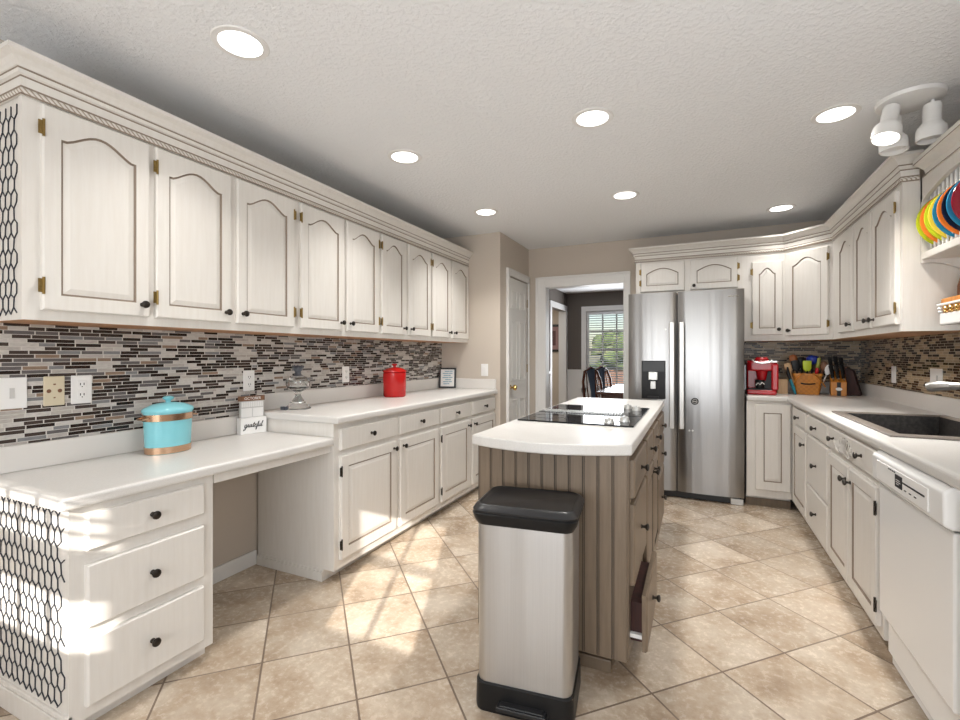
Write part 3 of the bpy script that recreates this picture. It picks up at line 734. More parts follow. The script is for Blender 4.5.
mb = MB(); mb.box(.275, .315, -.0492, -.0485, .80, .802); mb.box(.275, .31, -.0492, -.0485, .807, .809); mb.box(.28, .30, -.0492, -.0485, .793, .795); mb.build('panel_lettering', 'paper', cp)
# plain end cabinet under the counter's near end, past the frame
r = lowr('plain cream end cabinet past the dishwasher', 1.788, 1.22)
door(r, .03, .55, .13, .84, None, .7, None, 0)
# right countertop, L-shaped with a sink cut-out
XS = [.372, .655, .735, 1.205, XR-.012]; YS = [1.20, 2.455, 3.325, 4.41, YB-.01]
mb = MB(); vs = {}
def cell(i, j): return not (i == 0 and j < 3) and not (i == 2 and j == 1)
zt, zb = .042, 0
for i in range(4):
    for j in range(4):
        if not cell(i, j): continue
        for z, fl in ((zt, 0), (zb, 1)):
            q = [vs.setdefault((a, c, z), mb.bm.verts.new((XS[a], YS[c], z))) if (a, c, z) in vs else vs.setdefault((a, c, z), mb.bm.verts.new((XS[a], YS[c], z))) for a, c in ((i, j), (i+1, j), (i+1, j+1), (i, j+1))]
            mb.bm.faces.new(q if not fl else q[::-1])
        for (a, c), (a2, c2), (ni, nj) in (((i, j), (i+1, j), (i, j-1)), ((i+1, j), (i+1, j+1), (i+1, j)), ((i+1, j+1), (i, j+1), (i, j+1)), ((i, j+1), (i, j), (i-1, j))):
            if 0 <= ni < 4 and 0 <= nj < 4 and cell(ni, nj): continue
            mb.bm.faces.new((vs[(a, c, zb)], vs[(a2, c2, zb)], vs[(a2, c2, zt)], vs[(a, c, zt)]))
loose = [v for v in mb.bm.verts if not v.link_faces]
bmesh.ops.delete(mb.bm, geom=loose, context='VERTS')
r = thing('countertop', 'L-shaped pale laminate countertop with low backsplash around the sink, right side', 'countertop', (0, 0, .873))
mb.build('slab', 'laminate', r, bevel=.012, seg=3)
mb = MB(); mb.box(.372, XR-.03, YB-.03, YB-.01, .042, .14); mb.box(XR-.032, XR-.012, 1.2, YB-.01, .042, .14); mb.build('backsplash', 'splash', r)
# sink
r = thing('sink', 'dark composite drop-in kitchen sink with grey rim, in the right counter', 'sink', (.97, 2.89, .916))
mb = MB(); ox, oy, ix, iy = .255, .455, .205, .405
def ring(wx, wy, z): return [mb.bm.verts.new((sx*wx, sy*wy, z)) for sx, sy in ((-1,-1),(1,-1),(1,1),(-1,1))]
L = [ring(ox, oy, 0), ring(ox, oy, .006), ring(ox-.012, oy-.012, .010), ring(ix+.008, iy+.008, .010), ring(ix, iy, .004)]
for A, B in zip(L, L[1:]):
    for k in range(4): mb.bm.faces.new((A[k], A[(k+1) % 4], B[(k+1) % 4], B[k]))
mb.build('rim', 'sink_rim', r)
mb = MB(); L = [ring(ix, iy, .004), ring(ix-.012, iy-.012, -.19), ring(ix-.03, iy-.03, -.2)]
for A, B in zip(L, L[1:]):
    for k in range(4): mb.bm.faces.new((A[k], A[(k+1) % 4], B[(k+1) % 4], B[k]))
mb.bm.faces.new(L[-1]); mb.build('basin', 'sink', r)
# faucet
r = thing('faucet', 'brushed metal kitchen faucet with pull-out spout over the sink', 'faucet', (1.195, 2.66, .9255))
mb = MB(); mb.lathe([(.03, 0), (.03, .01), (.024, .02), (.022, .12), (.02, .15)], seg=16); mb.build('body', 'bracket_metal', r, smooth=True)
mb = MB(); mb.tube([(0, 0, .14), (-.03, .024, .168), (-.07, .055, .185), (-.13, .10, .187), (-.17, .13, .186)], [.02, .019, .017, .017, .017], 12); mb.build('spout', 'bracket_metal', r, smooth=True)
mb = MB(); mb.tube([(-.165, .127, .186), (-.19, .146, .184), (-.215, .165, .18), (-.228, .175, .176)], [.02, .024, .024, .019], 14); mb.build('spray_head', 'bracket_metal', r, smooth=True)
mb = MB(); mb.tube([(0, 0, .15), (.03, -.03, .2)], [.012, .008], 8); mb.build('lever', 'bracket_metal', r, smooth=True)

# ------------------------------------------------------------------ plate rack and gallery shelf on the right wall
RX = 1.03; RY1, RY0 = 3.095, 2.15
r = thing('plate_rack', 'cream wall plate rack with spindles and scalloped header, upper right', 'plate rack', (RX, RY1, 0), -R90)
Lr = RY1-RY0; Dr = XR-RX-.002
bx('shelf_board', 0, Lr, 0, Dr, 1.73, 1.765, 'cab', r, .004)
bx('back_panel', .02, Lr-.02, Dr-.015, Dr, 1.765, 2.14, 'cab', r)
for a in (0, Lr-.02): bx('side_post', a, a+.02, 0, Dr, 1.765, 2.14, 'cab', r)
Y2Z = Matrix(((1,0,0,0),(0,0,1,0),(0,1,0,0),(0,0,0,1)))
pts = [(0, 2.14), (0, 2.02)]
for k in range(1, 20): q = k/20; pts.append((Lr*q, 2.025+.06*abs(math.sin(PI*min(q*2.5, 1)/2))-(.03*math.sin(PI*q*2) if False else 0)))
pts += [(Lr, 2.10), (Lr, 2.14)]
MB().prism(pts, 0, .018, 0, Y2Z).build('scalloped_header', 'cab', r)
for k in range(22):
    x = .045+k*.041
    MB().tube([(x, .028, 1.765), (x, .028, 2.14)], .0075, 8).build('spindle', 'white_paint', r, smooth=True)
cr = sweep([(RX, RY1-.075), (RX, RY0)], [(0, 2.14, 0), (.006, 2.14, 1), (.006, 2.145, 0), (.012, 2.165, 0), (.04, 2.185, 0), (.055, 2.19, 1), (.055, 2.195, 0), (.055, 2.215, 0), (0, 2.215, 0)]).build('rack_crown', ['cab', 'glaze'], r)
cr.parent = r; cr.location = Matrix.Rotation(R90, 3, 'Z') @ Vector((-RX, -RY1, 0)); cr.rotation_euler = (0, 0, R90)
pts = [(0.0, 1.73), (0.0, 1.715)]     # curved bracket at the far end, in the plane across the wall
for k in range(1, 12): a = PI/2*k/12; pts.append((.012+(Dr-.03)*math.sin(a), 1.715-.2*(1-math.cos(a))))
pts += [(Dr, 1.52), (Dr, 1.73)]
YZX = Matrix(((0,0,1,0),(1,0,0,0),(0,1,0,0),(0,0,0,1)))
MB().prism(pts, .001, .022, 0, YZX).build('bracket', 'cab', r)
MB().prism(pts, Lr-.022, Lr-.001, 0, YZX).build('bracket', 'cab', r)
plates = [('lime', (.50, .60, .03)), ('orange', (.86, .22, .035)), ('lime', (.56, .64, .05)), ('yellow', (.85, .62, .06)), ('teal_blue', (.02, .22, .38)), ('orange', (.86, .2, .03)), ('navy', (.012, .014, .035)), ('blue', (.03, .27, .50)), ('dark_red', (.28, .012, .03))]
plab = ['farthest lime green plate at the left end of the plate rack', 'orange plate right behind the front of the farthest lime plate, second in the rack', 'lime green plate between the far orange and the yellow plate in the rack',
        'yellow plate between lime and teal plates in the rack', 'teal blue plate between yellow and orange plates in the rack', 'orange plate beside the navy plate in the rack', 'navy, nearly black plate in the rack',
        'bright blue plate between navy and dark red plates in the rack', 'dark red plate near the frame edge in the rack']
for k, ((cn, c), lb) in enumerate(zip(plates, plab)):
    mb = MB(); R_ = .142
    mb.lathe([(0, 0), (.07, 0), (.085, .004), (R_-.004, .017), (R_, .02), (R_-.002, .0225), (R_-.012, .0215), (.085, .009), (.07, .006), (0, .006)], (0,0,0), 'Y', 40)
    o = mb.build('dinner_plate', colour(cn+'_glaze', c, .12), None, (1.136, 3.037-k*.0445, 1.765+.1405), (math.radians(-6), 0, math.radians(-8)), smooth=True)
    tag(o, lb, 'plate', 'coloured plates in the plate rack')
r = thing('gallery_shelf', 'small white wall shelf with spindle gallery rail under the plate rack', 'shelf', (1.075, 3.02, 0), -R90)
bx('shelf_board', 0, .85, 0, XR-1.075-.009, 1.395, 1.452, 'white_paint', r, .006)
MB().box(-.01, .85, -.008, .01, 1.488, 1.5).build('gallery_rail', 'white_paint', r, bevel=.003)
for k in range(16): 
    MB().lathe([(.006, 1.452), (.011, 1.46), (.006, 1.466), (.013, 1.476), (.006, 1.488)], (.01+k*.052, .002, 0), seg=10).build('spindle', 'gold' if k else 'white_paint', r, smooth=True)
r = thing('wooden_basket', 'small wooden basket with bent handle on the gallery shelf', 'basket', (1.145, 3.035, 1.4535), -R90)
MB().box(-.03, .22, -.05, .06, 0, .075).build('basket_body', 'wood_orange', r, bevel=.008)
MB().tube([(.02, .005, .07), (.02, .005, .13), (.045, .005, .165), (.095, .005, .185), (.145, .005, .165), (.17, .005, .13), (.17, .005, .07)], .011, 8, flat=.5).build('handle', 'wood_brown', r, smooth=True)

# ------------------------------------------------------------------ ceiling lights
cans = [(-1.595, 1.243, .6, 'nearest recessed ceiling light at upper left, above the first left cabinets'), (-.48, 2.385, .8, 'recessed ceiling light over the island end, top centre'), (-1.605, 2.373, .75, 'second recessed ceiling light along the left cabinets'),
        (-1.606, 3.575, .85, 'far recessed ceiling light along the left cabinets'), (-.49, 3.635, 2.0, 'recessed ceiling light ahead of the refrigerator'), (.626, 2.856, 1.0, 'recessed ceiling light beside the three-head spotlight'), (.622, 4.493, .3, 'recessed ceiling light by the back right cabinets')]
for x, y, pw_, lb in cans:
    r = thing('recessed_light', lb, 'ceiling light', (x, y, CZ), 0, 'recessed ceiling lights')
    MB().lathe([(.078, -.004), (.1, -.004), (.103, -.001), (.103, 0), (.078, 0)], seg=36, ring=True).build('trim_ring', 'white_paint', r, smooth=True)
    MB().lathe([(0, -.0035), (.0785, -.0035), (.0785, 0), (0, 0)], seg=36).build('diffuser', 'lamp', r)
    light('can_light', 'AREA', (x, y, CZ-.012), (0, 0, 0), CAN_POWER*pw_, (1, .98, .95), shape='DISK', size=.15, spread=2.7 if pw_ > 1.9 else (1.25 if pw_ == 1.0 else 1.8)).parent = None
# three-head spotlight
r = thing('spotlight_fixture', 'white round ceiling fixture with three adjustable spotlight heads', 'spotlight', (.905, 2.835, CZ))
MB().lathe([(0, -.022), (.102, -.022), (.125, -.016), (.13, 0), (0, 0)], seg=40).build('canopy', 'white_plastic', r, smooth=True)
def head(x, y, dx, dy, lit, k=1.12):
    top = Vector((x, y, -.03)); d = Vector((dx, dy, -1)).normalized()
    q = d.to_track_quat('Z', 'Y').to_euler()
    h = MB().lathe([(a*k, b_*k*.95) for a, b_ in [(0, 0), (.028, 0), (.03, .008), (.03, .075), (.036, .085), (.047, .1), (.05, .112), (.05, .155), (.045, .155), (.043, .12), (0, .12)]], seg=24).build('spot_head', 'white_plastic', r, tuple(top+d*.012), q, smooth=True)
    MB().lathe([(0, .122*k), (.0425*k, .122*k), (.0425*k, .130*k), (0, .130*k)], seg=24).build('bulb', 'lamp' if lit else 'white_plastic', h)
    MB().tube([(x, y, -.018), tuple(top+d*.02)], .008, 8).build('swivel_arm', 'white_plastic', r)
head(-.075, -.035, -.22, -.25, True); head(-.035, .09, .0, -.05, False); head(.082, .0, -.03, .0, False)
light('spot_bulb', 'SPOT', (.79, 2.76, 2.2), (0, 0, 0), 10, (1, .9, .78), spot_size=2.0, shadow_soft_size=.04)

# ------------------------------------------------------------------ outlets and switches
def plate(name, label, loc, rz, kind='outlet', m='white_plastic', w=.075, group=None):
    r = thing(name, label, 'switch' if kind in ('switch', 'blank') else 'outlet', loc, rz, group)
    MB().box(-w/2, w/2, -.006, 0, -.06, .06).build('cover_plate', m, r, bevel=.003)
    if kind == 'outlet':
        for z in (-.022, .022):
            o = MB().box(-.017, .017, -.0085, -.006, z-.016, z+.016).build('receptacle', m, r, bevel=.002)
            mb = MB()
            for a in (-.008, .005): mb.box(a, a+.003, -.0092, -.0085, z-.004, z+.006)
            mb.box(-.002, .002, -.0092, -.0085, z-.012, z-.008); mb.build('slots', 'ink', o)
    elif kind == 'phone':
        mb = MB()
        for a in (-.018, .018): mb.lathe([(0, .006), (.008, .006), (.006, .0075), (0, .0075)], (a, 0, 0), 'Y', 10)
        mb.box(-.004, .004, -.0075, -.006, .024, .03); mb.box(-.003, .003, -.0075, -.006, -.03, -.025); mb.build('jack', 'wood_brown', r)
    elif kind in ('switch', 'rocker'):
        MB().box(-.016, .016, -.009, -.006, -.033, .033).build('rocker', m, r, bevel=.002)
    elif kind == 'blank':
        mb = MB(); mb.box(.012, .026, -.0085, -.006, -.02, .02); mb.build('jack', 'grey_paper', r)
    return r
xw = XL+.008
plate('wall_plate', 'wide white wall plate at the far left of the mosaic', (xw, .85, 1.103), R90, 'blank', w=.13)
plate('wall_outlet', 'ivory wall outlet between two white plates on the mosaic', (xw, 1.0, 1.103), R90, 'phone', 'ivory_plastic', .07)
plate('wall_outlet', 'white outlet right beside the ivory one on the mosaic', (xw, 1.094, 1.103), R90, 'outlet')
plate('wall_outlet', 'white outlet on the mosaic above the desk calendar', (xw, 1.917, 1.099), R90, 'outlet')
plate('wall_outlet', 'white outlet on the mosaic between glass compote and red canister', (xw, 2.752, 1.105), R90, 'outlet')
plate('wall_outlet', 'white outlet on the mosaic just past the red canister', (xw, 3.37, 1.105), R90, 'outlet')
plate('light_switch', 'white switch on the beige alcove wall above the counter', (-1.905, YA, 1.102), 0, 'switch')
plate('light_switch', 'narrow white switch on the right mosaic nearer the corner', (XR-.008, 4.285, 1.11), -R90, 'switch')
plate('wall_plate', 'wide white plate on the right mosaic behind the faucet', (XR-.008, 3.63, 1.11), -R90, 'blank', w=.15)

# ------------------------------------------------------------------ things on the left counters
r = thing('canister', 'oval turquoise lidded canister with copper bands on the desk counter', 'canister', (-2.24, 1.365, .8005), R90); CS = .86
def ov(h0, h1, prof, name, m, parent=r, sm=True): return MB().lathe(prof, seg=40, sx=CS, sy=.66).build(name, m, parent, smooth=sm)
MB().lathe([(.108, 0), (.112, .03), (.118, .15), (.121, .19), (.117, .19), (.112, .17), (0, .16)], seg=40, sx=CS, sy=.66).build('body', 'turquoise', r, smooth=True)
for a, b_, ra in ((.002, .032, .1125), (.150, .180, .1205)):
    MB().lathe([(ra-.004, a), (ra+.001, a), (ra+.003, b_), (ra-.003, b_)], seg=40, sx=CS, sy=.66).build('band', 'copper', r, smooth=True)
ld_ = MB().lathe([(0, .186), (.126, .188), (.128, .197), (.122, .205), (.08, .222), (.04, .228), (0, .229)], seg=40, sx=CS, sy=.66).build('lid', 'turquoise', r, smooth=True)
MB().lathe([(.012, .227), (.01, .236), (.022, .246), (.024, .252), (.014, .258), (0, .259)], seg=20).build('lid_knob', 'turquoise', ld_, smooth=True)
for s in (-1, 1):
    MB().tube([(s*.100, -.025, .166), (s*.122, -.022, .162), (s*.125, 0, .161), (s*.122, .022, .162), (s*.100, .025, .166)], .004, 8).build('handle', 'copper', r, smooth=True)
# calendar block
r = thing('desk_calendar', 'white block reading grateful with a month card and date cards behind', 'calendar', (-2.325, 1.888, .8005), R90+math.radians(-12))
MB().box(-.075, .075, -.02, .028, 0, .092).build('block', 'paper', r, bevel=.002)
MB().box(-.066, .066, -.002, .018, .085, .188).build('date_card', 'grey_paper', r)
MB().box(-.072, .072, -.006, .022, .186, .214).build('month_bar', 'wood_brown', r, bevel=.002)
mb = MB()
for a, b_, c, d in ((-.064, -.002, .095, .145), (.002, .064, .095, .145)): mb.box(a, b_, -.004, -.002, c, d)
for k in range(12): mb.box(-.062+k*.0105, -.0545+k*.0105, -.0035, -.002, .152, .181)
mb.build('number_blocks', 'paper', r)
def text(s, size, name, m, parent, loc, rot=(PI/2, 0, 0), shear=0, ext=.0006):
    c = bpy.data.curves.new(name, 'FONT'); c.body = s; c.size = size; c.align_x = 'CENTER'; c.align_y = 'CENTER'; c.shear = shear; c.extrude = ext
    o = bpy.data.objects.new(name, c); COL.objects.link(o)
    dg = bpy.context.evaluated_depsgraph_get(); me = bpy.data.meshes.new_from_object(o.evaluated_get(dg))
    bpy.data.objects.remove(o); me.materials.clear(); me.materials.append(M[m])
    return link(name, me, parent, loc, rot)
text('OCTOBER', .021, 'month_lettering', 'paper', r, (0, -.0065, .2))
# hand-lettered script
def script(strokes, s, x0, z0, y, r):
    mb = MB()
    for st in strokes:
        P = [Vector((x0+(px+pz*.28)*s, y, z0+pz*s)) for px, pz in st]
        Q = []
        for i in range(len(P)-1):
            a, b_, c, d = P[max(i-1, 0)], P[i], P[i+1], P[min(i+2, len(P)-1)]
            for k in range(5):
                q = k/5; Q.append(.5*((2*b_)+(c-a)*q+(2*a-5*b_+4*c-d)*q*q+(3*b_-a-3*c+d)*q**3))
        Q.append(P[-1])
        mb.tube(Q, r, 5)
    return mb
gl = [[(.75, .95), (.3, 1.0), (.05, .5), (.3, .05), (.7, .4), (.8, .95), (.72, .2), (.55, -.85), (.1, -.95), (.1, -.6), (.8, -.05), (1.15, .3), (1.2, .95), (1.28, 1.0), (1.55, .9), (1.5, .2), (1.75, .1), (2.05, .5)],
      [(2.55, .95), (2.15, .95), (1.95, .45), (2.15, .05), (2.5, .45), (2.6, .95), (2.6, .2), (2.8, .05), (3.1, .5), (3.35, 1.7), (3.2, .4), (3.35, .02), (3.65, .3), (3.75, .5), (4.1, .6), (4.15, .9), (3.95, 1.0), (3.75, .6), (3.9, .05), (4.3, .1), (4.65, .6), (4.95, 1.6), (4.8, 1.85), (4.65, 1.3), (4.6, -.8), (4.45, -.9), (4.5, -.2), (4.95, .2), (5.1, .95), (5.0, .3), (5.2, .03), (5.5, .4), (5.65, .95), (5.6, .2), (5.75, .05), (6.05, .5), (6.35, 1.7), (6.25, 1.9), (6.1, 1.2), (6.15, .15), (6.35, .03), (6.6, .3)], [(2.95, 1.15), (3.6, 1.2)]]
script(gl, .0162, -.058, .038, -.0215, .0011*1.5).build('lettering', 'ink', r)
# glass compote jar with dark finial
r = thing('glass_compote', 'footed clear glass candy jar with dark finial on the counter by the mosaic', 'jar', (-2.27, 2.175, .9145))
MB().lathe([(0, 0), (.078, 0), (.08, .006), (.066, .018), (.045, .04), (.024, .07), (.016, .085), (.02, .095), (.016, .104), (.035, .112), (.064, .128), (.072, .15), (.07, .172), (.064, .172), (.058, .14), (.03, .122), (0, .118)], seg=32).build('bowl', 'glass', r, smooth=True)
ld_ = MB().lathe([(.07, .1735), (.071, .178), (.055, .196), (.03, .206), (0, .208)], seg=32).build('lid', 'glass', r, smooth=True)
mb = MB(); mb.lathe([(.03, .206), (.02, .216), (.018, .23), (.026, .24), (.03, .252), (.02, .268), (.0, .272)], seg=16)
for k in range(8):
    a = 2*PI*k/8; mb.tube([(.02*math.cos(a), .02*math.sin(a), .25), (.034*math.cos(a), .034*math.sin(a), .262), (.026*math.cos(a), .026*math.sin(a), .276)], [.006, .006, .001], 6)
mb.build('finial', 'finial', ld_, smooth=True)
MB().box(-.02, .02, -.012, .012, 0, .02).build('tag_charm', 'finial', r, (-.02, -.088, 0))
# red canister
r = thing('canister', 'bright red ceramic canister with red lid on the left counter', 'canister', (-2.215, 3.13, .9145))
MB().lathe([(.08, 0), (.085, .004), (.09, .012), (.093, .19), (.086, .196), (0, .196)], seg=40).build('body', 'red_ceramic', r, smooth=True)
ld_ = MB().lathe([(.088, .197), (.095, .2), (.095, .21), (.07, .226), (.035, .236), (0, .24)], seg=40).build('lid', 'red_ceramic', r, smooth=True)
MB().lathe([(.012, .237), (.012, .247), (.022, .254), (.02, .264), (0, .268)], seg=20).build('lid_knob', 'red_ceramic', ld_, smooth=True)
# framed print at the end of the counter
r = thing('picture_frame', 'small black framed print leaning at the counter end by the alcove wall', 'picture frame', (-2.285, 4.135, .9155), math.radians(20))
q = math.radians(-8)
fr_ = MB(); fr_.box(-.085, .085, -.008, .008, 0, .016); fr_.box(-.085, .085, -.008, .008, .189, .205); fr_.box(-.085, -.069, -.008, .008, .016, .189); fr_.box(.069, .085, -.008, .008, .016, .189)
fr_.build('frame', 'black_paint', r, (0, 0, .001), (q, 0, 0))
pr_ = MB().box(-.069, .069, -.002, .004, .016, .189).build('print', 'paper', r, (0, 0, .001), (q, 0, 0))
mb = MB()
for k, (wd, a) in enumerate(((.04, .01), (.05, 0), (.036, -.004), (.05, .0), (.03, .006), (.044, 0), (.03, -.01))): 
    z = .17-k*.021; mb.box(a-wd, a+wd*.2, -.003, -.002, z-.006, z+.004); mb.box(a+wd*.3, a+wd, -.003, -.002, z-.005, z+.005)
mb.build('print_lettering', 'blue_paper', pr_)

# ------------------------------------------------------------------ things on the back right counter
CT = .9155
r = thing('coffee_maker', 'red single-serve coffee maker beside the refrigerator', 'coffee maker', (.508, 4.66, CT), math.radians(-4))
MB().box(-.115, .1, -.12, .13, 0, .042).build('base', 'red', r, bevel=.014, seg=3)
MB().box(-.115, .1, .03, .13, .04, .26).build('tower', 'red', r, bevel=.012)
MB().box(-.035, .1, -.03, .04, .04, .25).build('brew_column', 'black_plastic', r, bevel=.005)
MB().prism(rrect(.225, .2, .05, 6, -.005, -.01), .2, .285).build('brew_head', 'red', r, bevel=.014, seg=3)
MB().lathe([(.05, .285), (.052, .3), (.04, .315), (0, .318)], (-.005, -.03, 0), seg=24).build('lid', 'red', r, smooth=True)
MB().tube([(-.075, -.1, .292), (-.06, -.122, .275), (-.005, -.13, .265), (.05, -.122, .275), (.065, -.1, .292)], .007, 8).build('lift_handle', 'knob_silver', r, smooth=True)
MB().lathe([(.03, .12), (.036, .15), (.045, .2), (0, .2)], (-.005, -.055, 0), seg=20).build('brew_nozzle', 'red', r, smooth=True)
MB().box(-.1, .08, -.115, .0, .042, .05).build('drip_tray', 'black_plastic', r)
MB().box(-.142, -.117, -.06, .11, .03, .255).build('water_tank', 'smoke_plastic', r, bevel=.006)
MB().box(.062, .112, -.12, .03, .04, .26).build('side_panel', 'red', r, bevel=.012)
mb = MB(); mb.lathe([(.028, .051), (.034, .07), (.035, .125), (.031, .125), (.029, .06), (0, .056)], (-.02, -.075, 0), seg=20); mb.build('mug', 'black_plastic', r, smooth=True)
mb = MB(); mb.tube([(-.05, -.106, .08), (-.035, -.112, .1), (-.02, -.114, .085), (-.005, -.112, .105), (.012, -.106, .09)], .004, 6); mb.build('mug_print', 'paper', r)
MB().prism([(-.032, .105), (.032, .105), (.032, .085), (-.032, .085)][::-1], .215, .23).build('top_button_panel', 'knob_silver', r, (.07, -.2, .057))
# pale wooden box
r = thing('wooden_box', 'pale wooden upright box between coffee maker and utensil basket', 'box', (.672, 4.80, CT))
mb = MB(); mb.box(-.038, .038, -.04, .04, 0, .012); mb.box(-.038, .038, -.04, -.03, .012, .125); mb.box(-.038, .038, .03, .04, .012, .125); mb.box(-.038, -.028, -.03, .03, .012, .125); mb.box(.028, .038, -.03, .03, .012, .125)
mb.build('box_body', 'wood_light', r, bevel=.002)
# utensil basket
BXc, BYc = .85, 4.80
r = thing('utensil_basket', 'honey coloured woven wooden basket full of cooking utensils', 'basket', (BXc, BYc, CT), math.radians(-3))
mb = MB(); loft(mb, [(rrect(.17, .12, .02), 0), (rrect(.205, .15, .025), .17), (rrect(.195, .14, .022), .17), (rrect(.16, .11, .016), .012)]); mb.build('basket_body', 'weave', r, smooth=True)
mb = MB(); loft(mb, [(rrect(.215, .16, .028), .158), (rrect(.217, .162, .028), .178), (rrect(.199, .144, .022), .178), (rrect(.199, .144, .022), .158)]); mb.build('rim', 'wood_orange', r, smooth=True)
for s in (-1, 1):
    MB().tube([(s*.118, -.085, .07), (s*.09, -.088, .115), (s*.055, -.09, .16), (s*.032, -.088, .182)], .011, 8, flat=.45).build('handle_strap', 'wood_orange', r, smooth=True)
mb = MB(); mb.tube([(-.05, -.078, .095), (-.02, -.086, .09), (.02, -.086, .09), (.05, -.078, .095)], .006, 8); mb.build('front_slot', 'black_plastic', r)
def utensil(name, label, x, y, lean, length, hm, headf, dz=.03):
    q = thing(name, label, 'utensil', (BXc+x, BYc+y, CT+dz), 0, 'cooking utensils in the basket'); q.rotation_euler = (lean[1], lean[0], 0)
    MB().tube([(0, 0, 0), (0, 0, length*.65)], [.006, .007], 8).build('handle', hm, q, smooth=True)
    headf(length*.62).build('head', headf.m, q, smooth=True); return q
def hd(m, prof, fl=.35):
    def f(z): return MB().lathe([(rr, z+hh) for rr, hh in prof], seg=18, sx=1, sy=fl)
    f.m = m; return f
spoon = [(.005, 0), (.012, .01), (.026, .035), (.03, .06), (.024, .085), (0, .095)]
spat = [(.006, 0), (.022, .012), (.03, .03), (.032, .09), (.028, .095), (0, .096)]
utensil('wooden_spoon', 'orange brown wooden spoon standing at the back left of the basket', -.055, .035, (-.12, -.06), .35, 'wood_light', hd(colour('orange_wood', (.5, .17, .05), .5), spoon))
utensil('serving_spoon', 'black serving spoon standing upright beside the wooden spoon', -.02, .02, (-.05, -.05), .32, 'black_plastic', hd('black_plastic', spoon))
utensil('ladle', 'deep blue ladle, tallest of the utensils', .03, .03, (.08, -.05), .36, 'black_plastic', hd(colour('blue_nylon', (.02, .05, .35), .3), [(.006, 0), (.03, .01), (.046, .03), (.048, .055), (.03, .075), (0, .08)], .8))
utensil('spatula', 'lime green spatula at the middle of the basket', .0, -.02, (.0, .03), .26, 'black_plastic', hd(colour('lime_silicone', (.5, .62, .03), .4), spat, .2))
utensil('tongs', 'olive green slim utensil leaning right in the basket', .05, .0, (.14, .0), .29, 'black_plastic', hd(colour('olive_silicone', (.32, .36, .05), .4), [(.006, 0), (.013, .02), (.013, .1), (0, .105)], .6))
utensil('slotted_spoon', 'pale wooden slotted spoon leaning left in the basket', -.075, -.02, (-.3, .03), .25, 'wood_light', hd('wood_light', spoon))
utensil('whisk', 'dark wire whisk leaning right at the basket edge', .075, .0, (.22, .0), .27, 'wood_brown', hd('wood_brown', [(.006, 0), (.02, .02), (.028, .05), (.02, .08), (0, .09)], .9))
utensil('spoon_rest', 'pale grey spoon at the right end of the basket', .085, -.03, (.34, .02), .23, 'knife_steel', hd('paper', spoon))
utensil('turner', 'black turner behind the basket rim on the left', -.05, -.035, (-.16, .04), .27, 'black_plastic', hd('black_plastic', spat, .2))
utensil('whisk', 'small red handled brush at the front right of the basket', .045, -.045, (.1, .06), .22, 'red', hd('red', [(.006, 0), (.012, .02), (.012, .06), (0, .065)], .8))
# teal and black scissors leaning on the basket's left side
r = thing('kitchen_tool', 'teal handled tool leaning between wooden box and basket', 'utensil', (.757, 4.70, CT), 0); r.rotation_euler = (0, math.radians(-17), 0)
MB().tube([(0, 0, .002), (0, 0, .06), (0, 0, .14)], [.007, .013, .011], 10).build('handle', colour('teal_plastic', (.01, .22, .3), .3), r, smooth=True)
MB().tube([(0, 0, .135), (0, 0, .19), (.01, 0, .24)], [.012, .014, .006], 10).build('head', 'black_plastic', r, smooth=True)
# knife block
r = thing('knife_block', 'honey wood knife block with black centre band and white oval badge', 'knife block', (1.06, 4.76, CT), math.radians(-8))
mb = MB(); mb.prism([(-.06, 0), (.075, 0), (.075, .20), (-.045, .112), (-.06, .112)], -.052, .052, 0, Matrix(((0,0,1,0),(1,0,0,0),(0,1,0,0),(0,0,0,1)))); mb.build('block', 'wood_orange', r, bevel=.003)
MB().box(-.012, .014, -.0615, -.058, .0, .111).build('centre_band', 'black_plastic', r)
MB().lathe([(0, 0), (.022, 0), (.022, .002), (0, .0022)], (.001, -.0615, .055), 'Y', 24, sy=.6).build('oval_badge', 'paper', r)
kn = [(-.036, .0, .11), (.0, .0, .12), (.036, .0, .125), (-.034, .04, .15), (.002, .045, .16), (.036, .04, .15)]
klab = ['front left black-handled knife in the honey wood block', 'front middle black-handled knife in the honey wood block', 'front right black-handled knife in the honey wood block', 'back left black-handled knife in the honey wood block', 'back middle black-handled knife, tallest in the block', 'back right black-handled knife in the honey wood block']
for (kx, ky, hl), lb in zip(kn, klab):
    p = Matrix.Rotation(math.radians(-8), 3, 'Z') @ Vector((kx, ky-.03, .13+max(0, ky)*.72)); 
    k = thing('kitchen_knife', lb, 'knife', (1.06+p.x, 4.76+p.y, CT+p.z), 0, 'knives in the knife block'); k.rotation_euler = (math.radians(24), math.radians(-13), 0)
    MB().box(-.004, .004, -.011, .011, -.03, .022).build('blade', 'knife_steel', k)
    MB().tube([(0, 0, .018), (0, 0, .05), (0, .004, .018+hl)], [.011, .010, .0125], 10, flat=1.2).build('handle', 'black_plastic', k, smooth=True)
    MB().box(-.0128, -.010, -.003, .003, .05, .056).build('rivet', 'knife_steel', k)
r = thing('cutting_board', 'dark reddish wooden slanted block leaning by the corner beside the knife block', 'knife block', (1.178, 4.835, CT), math.radians(-20))
mb = MB(); mb.prism([(-.05, 0), (.055, 0), (.01, .2), (-.05, .24)], -.06, .06, 0, Matrix(((1,0,0,0),(0,0,1,0),(0,1,0,0),(0,0,0,1)))); mb.build('block', 'wood_dark', r, bevel=.004)
r.name = 'dark_knife_block'

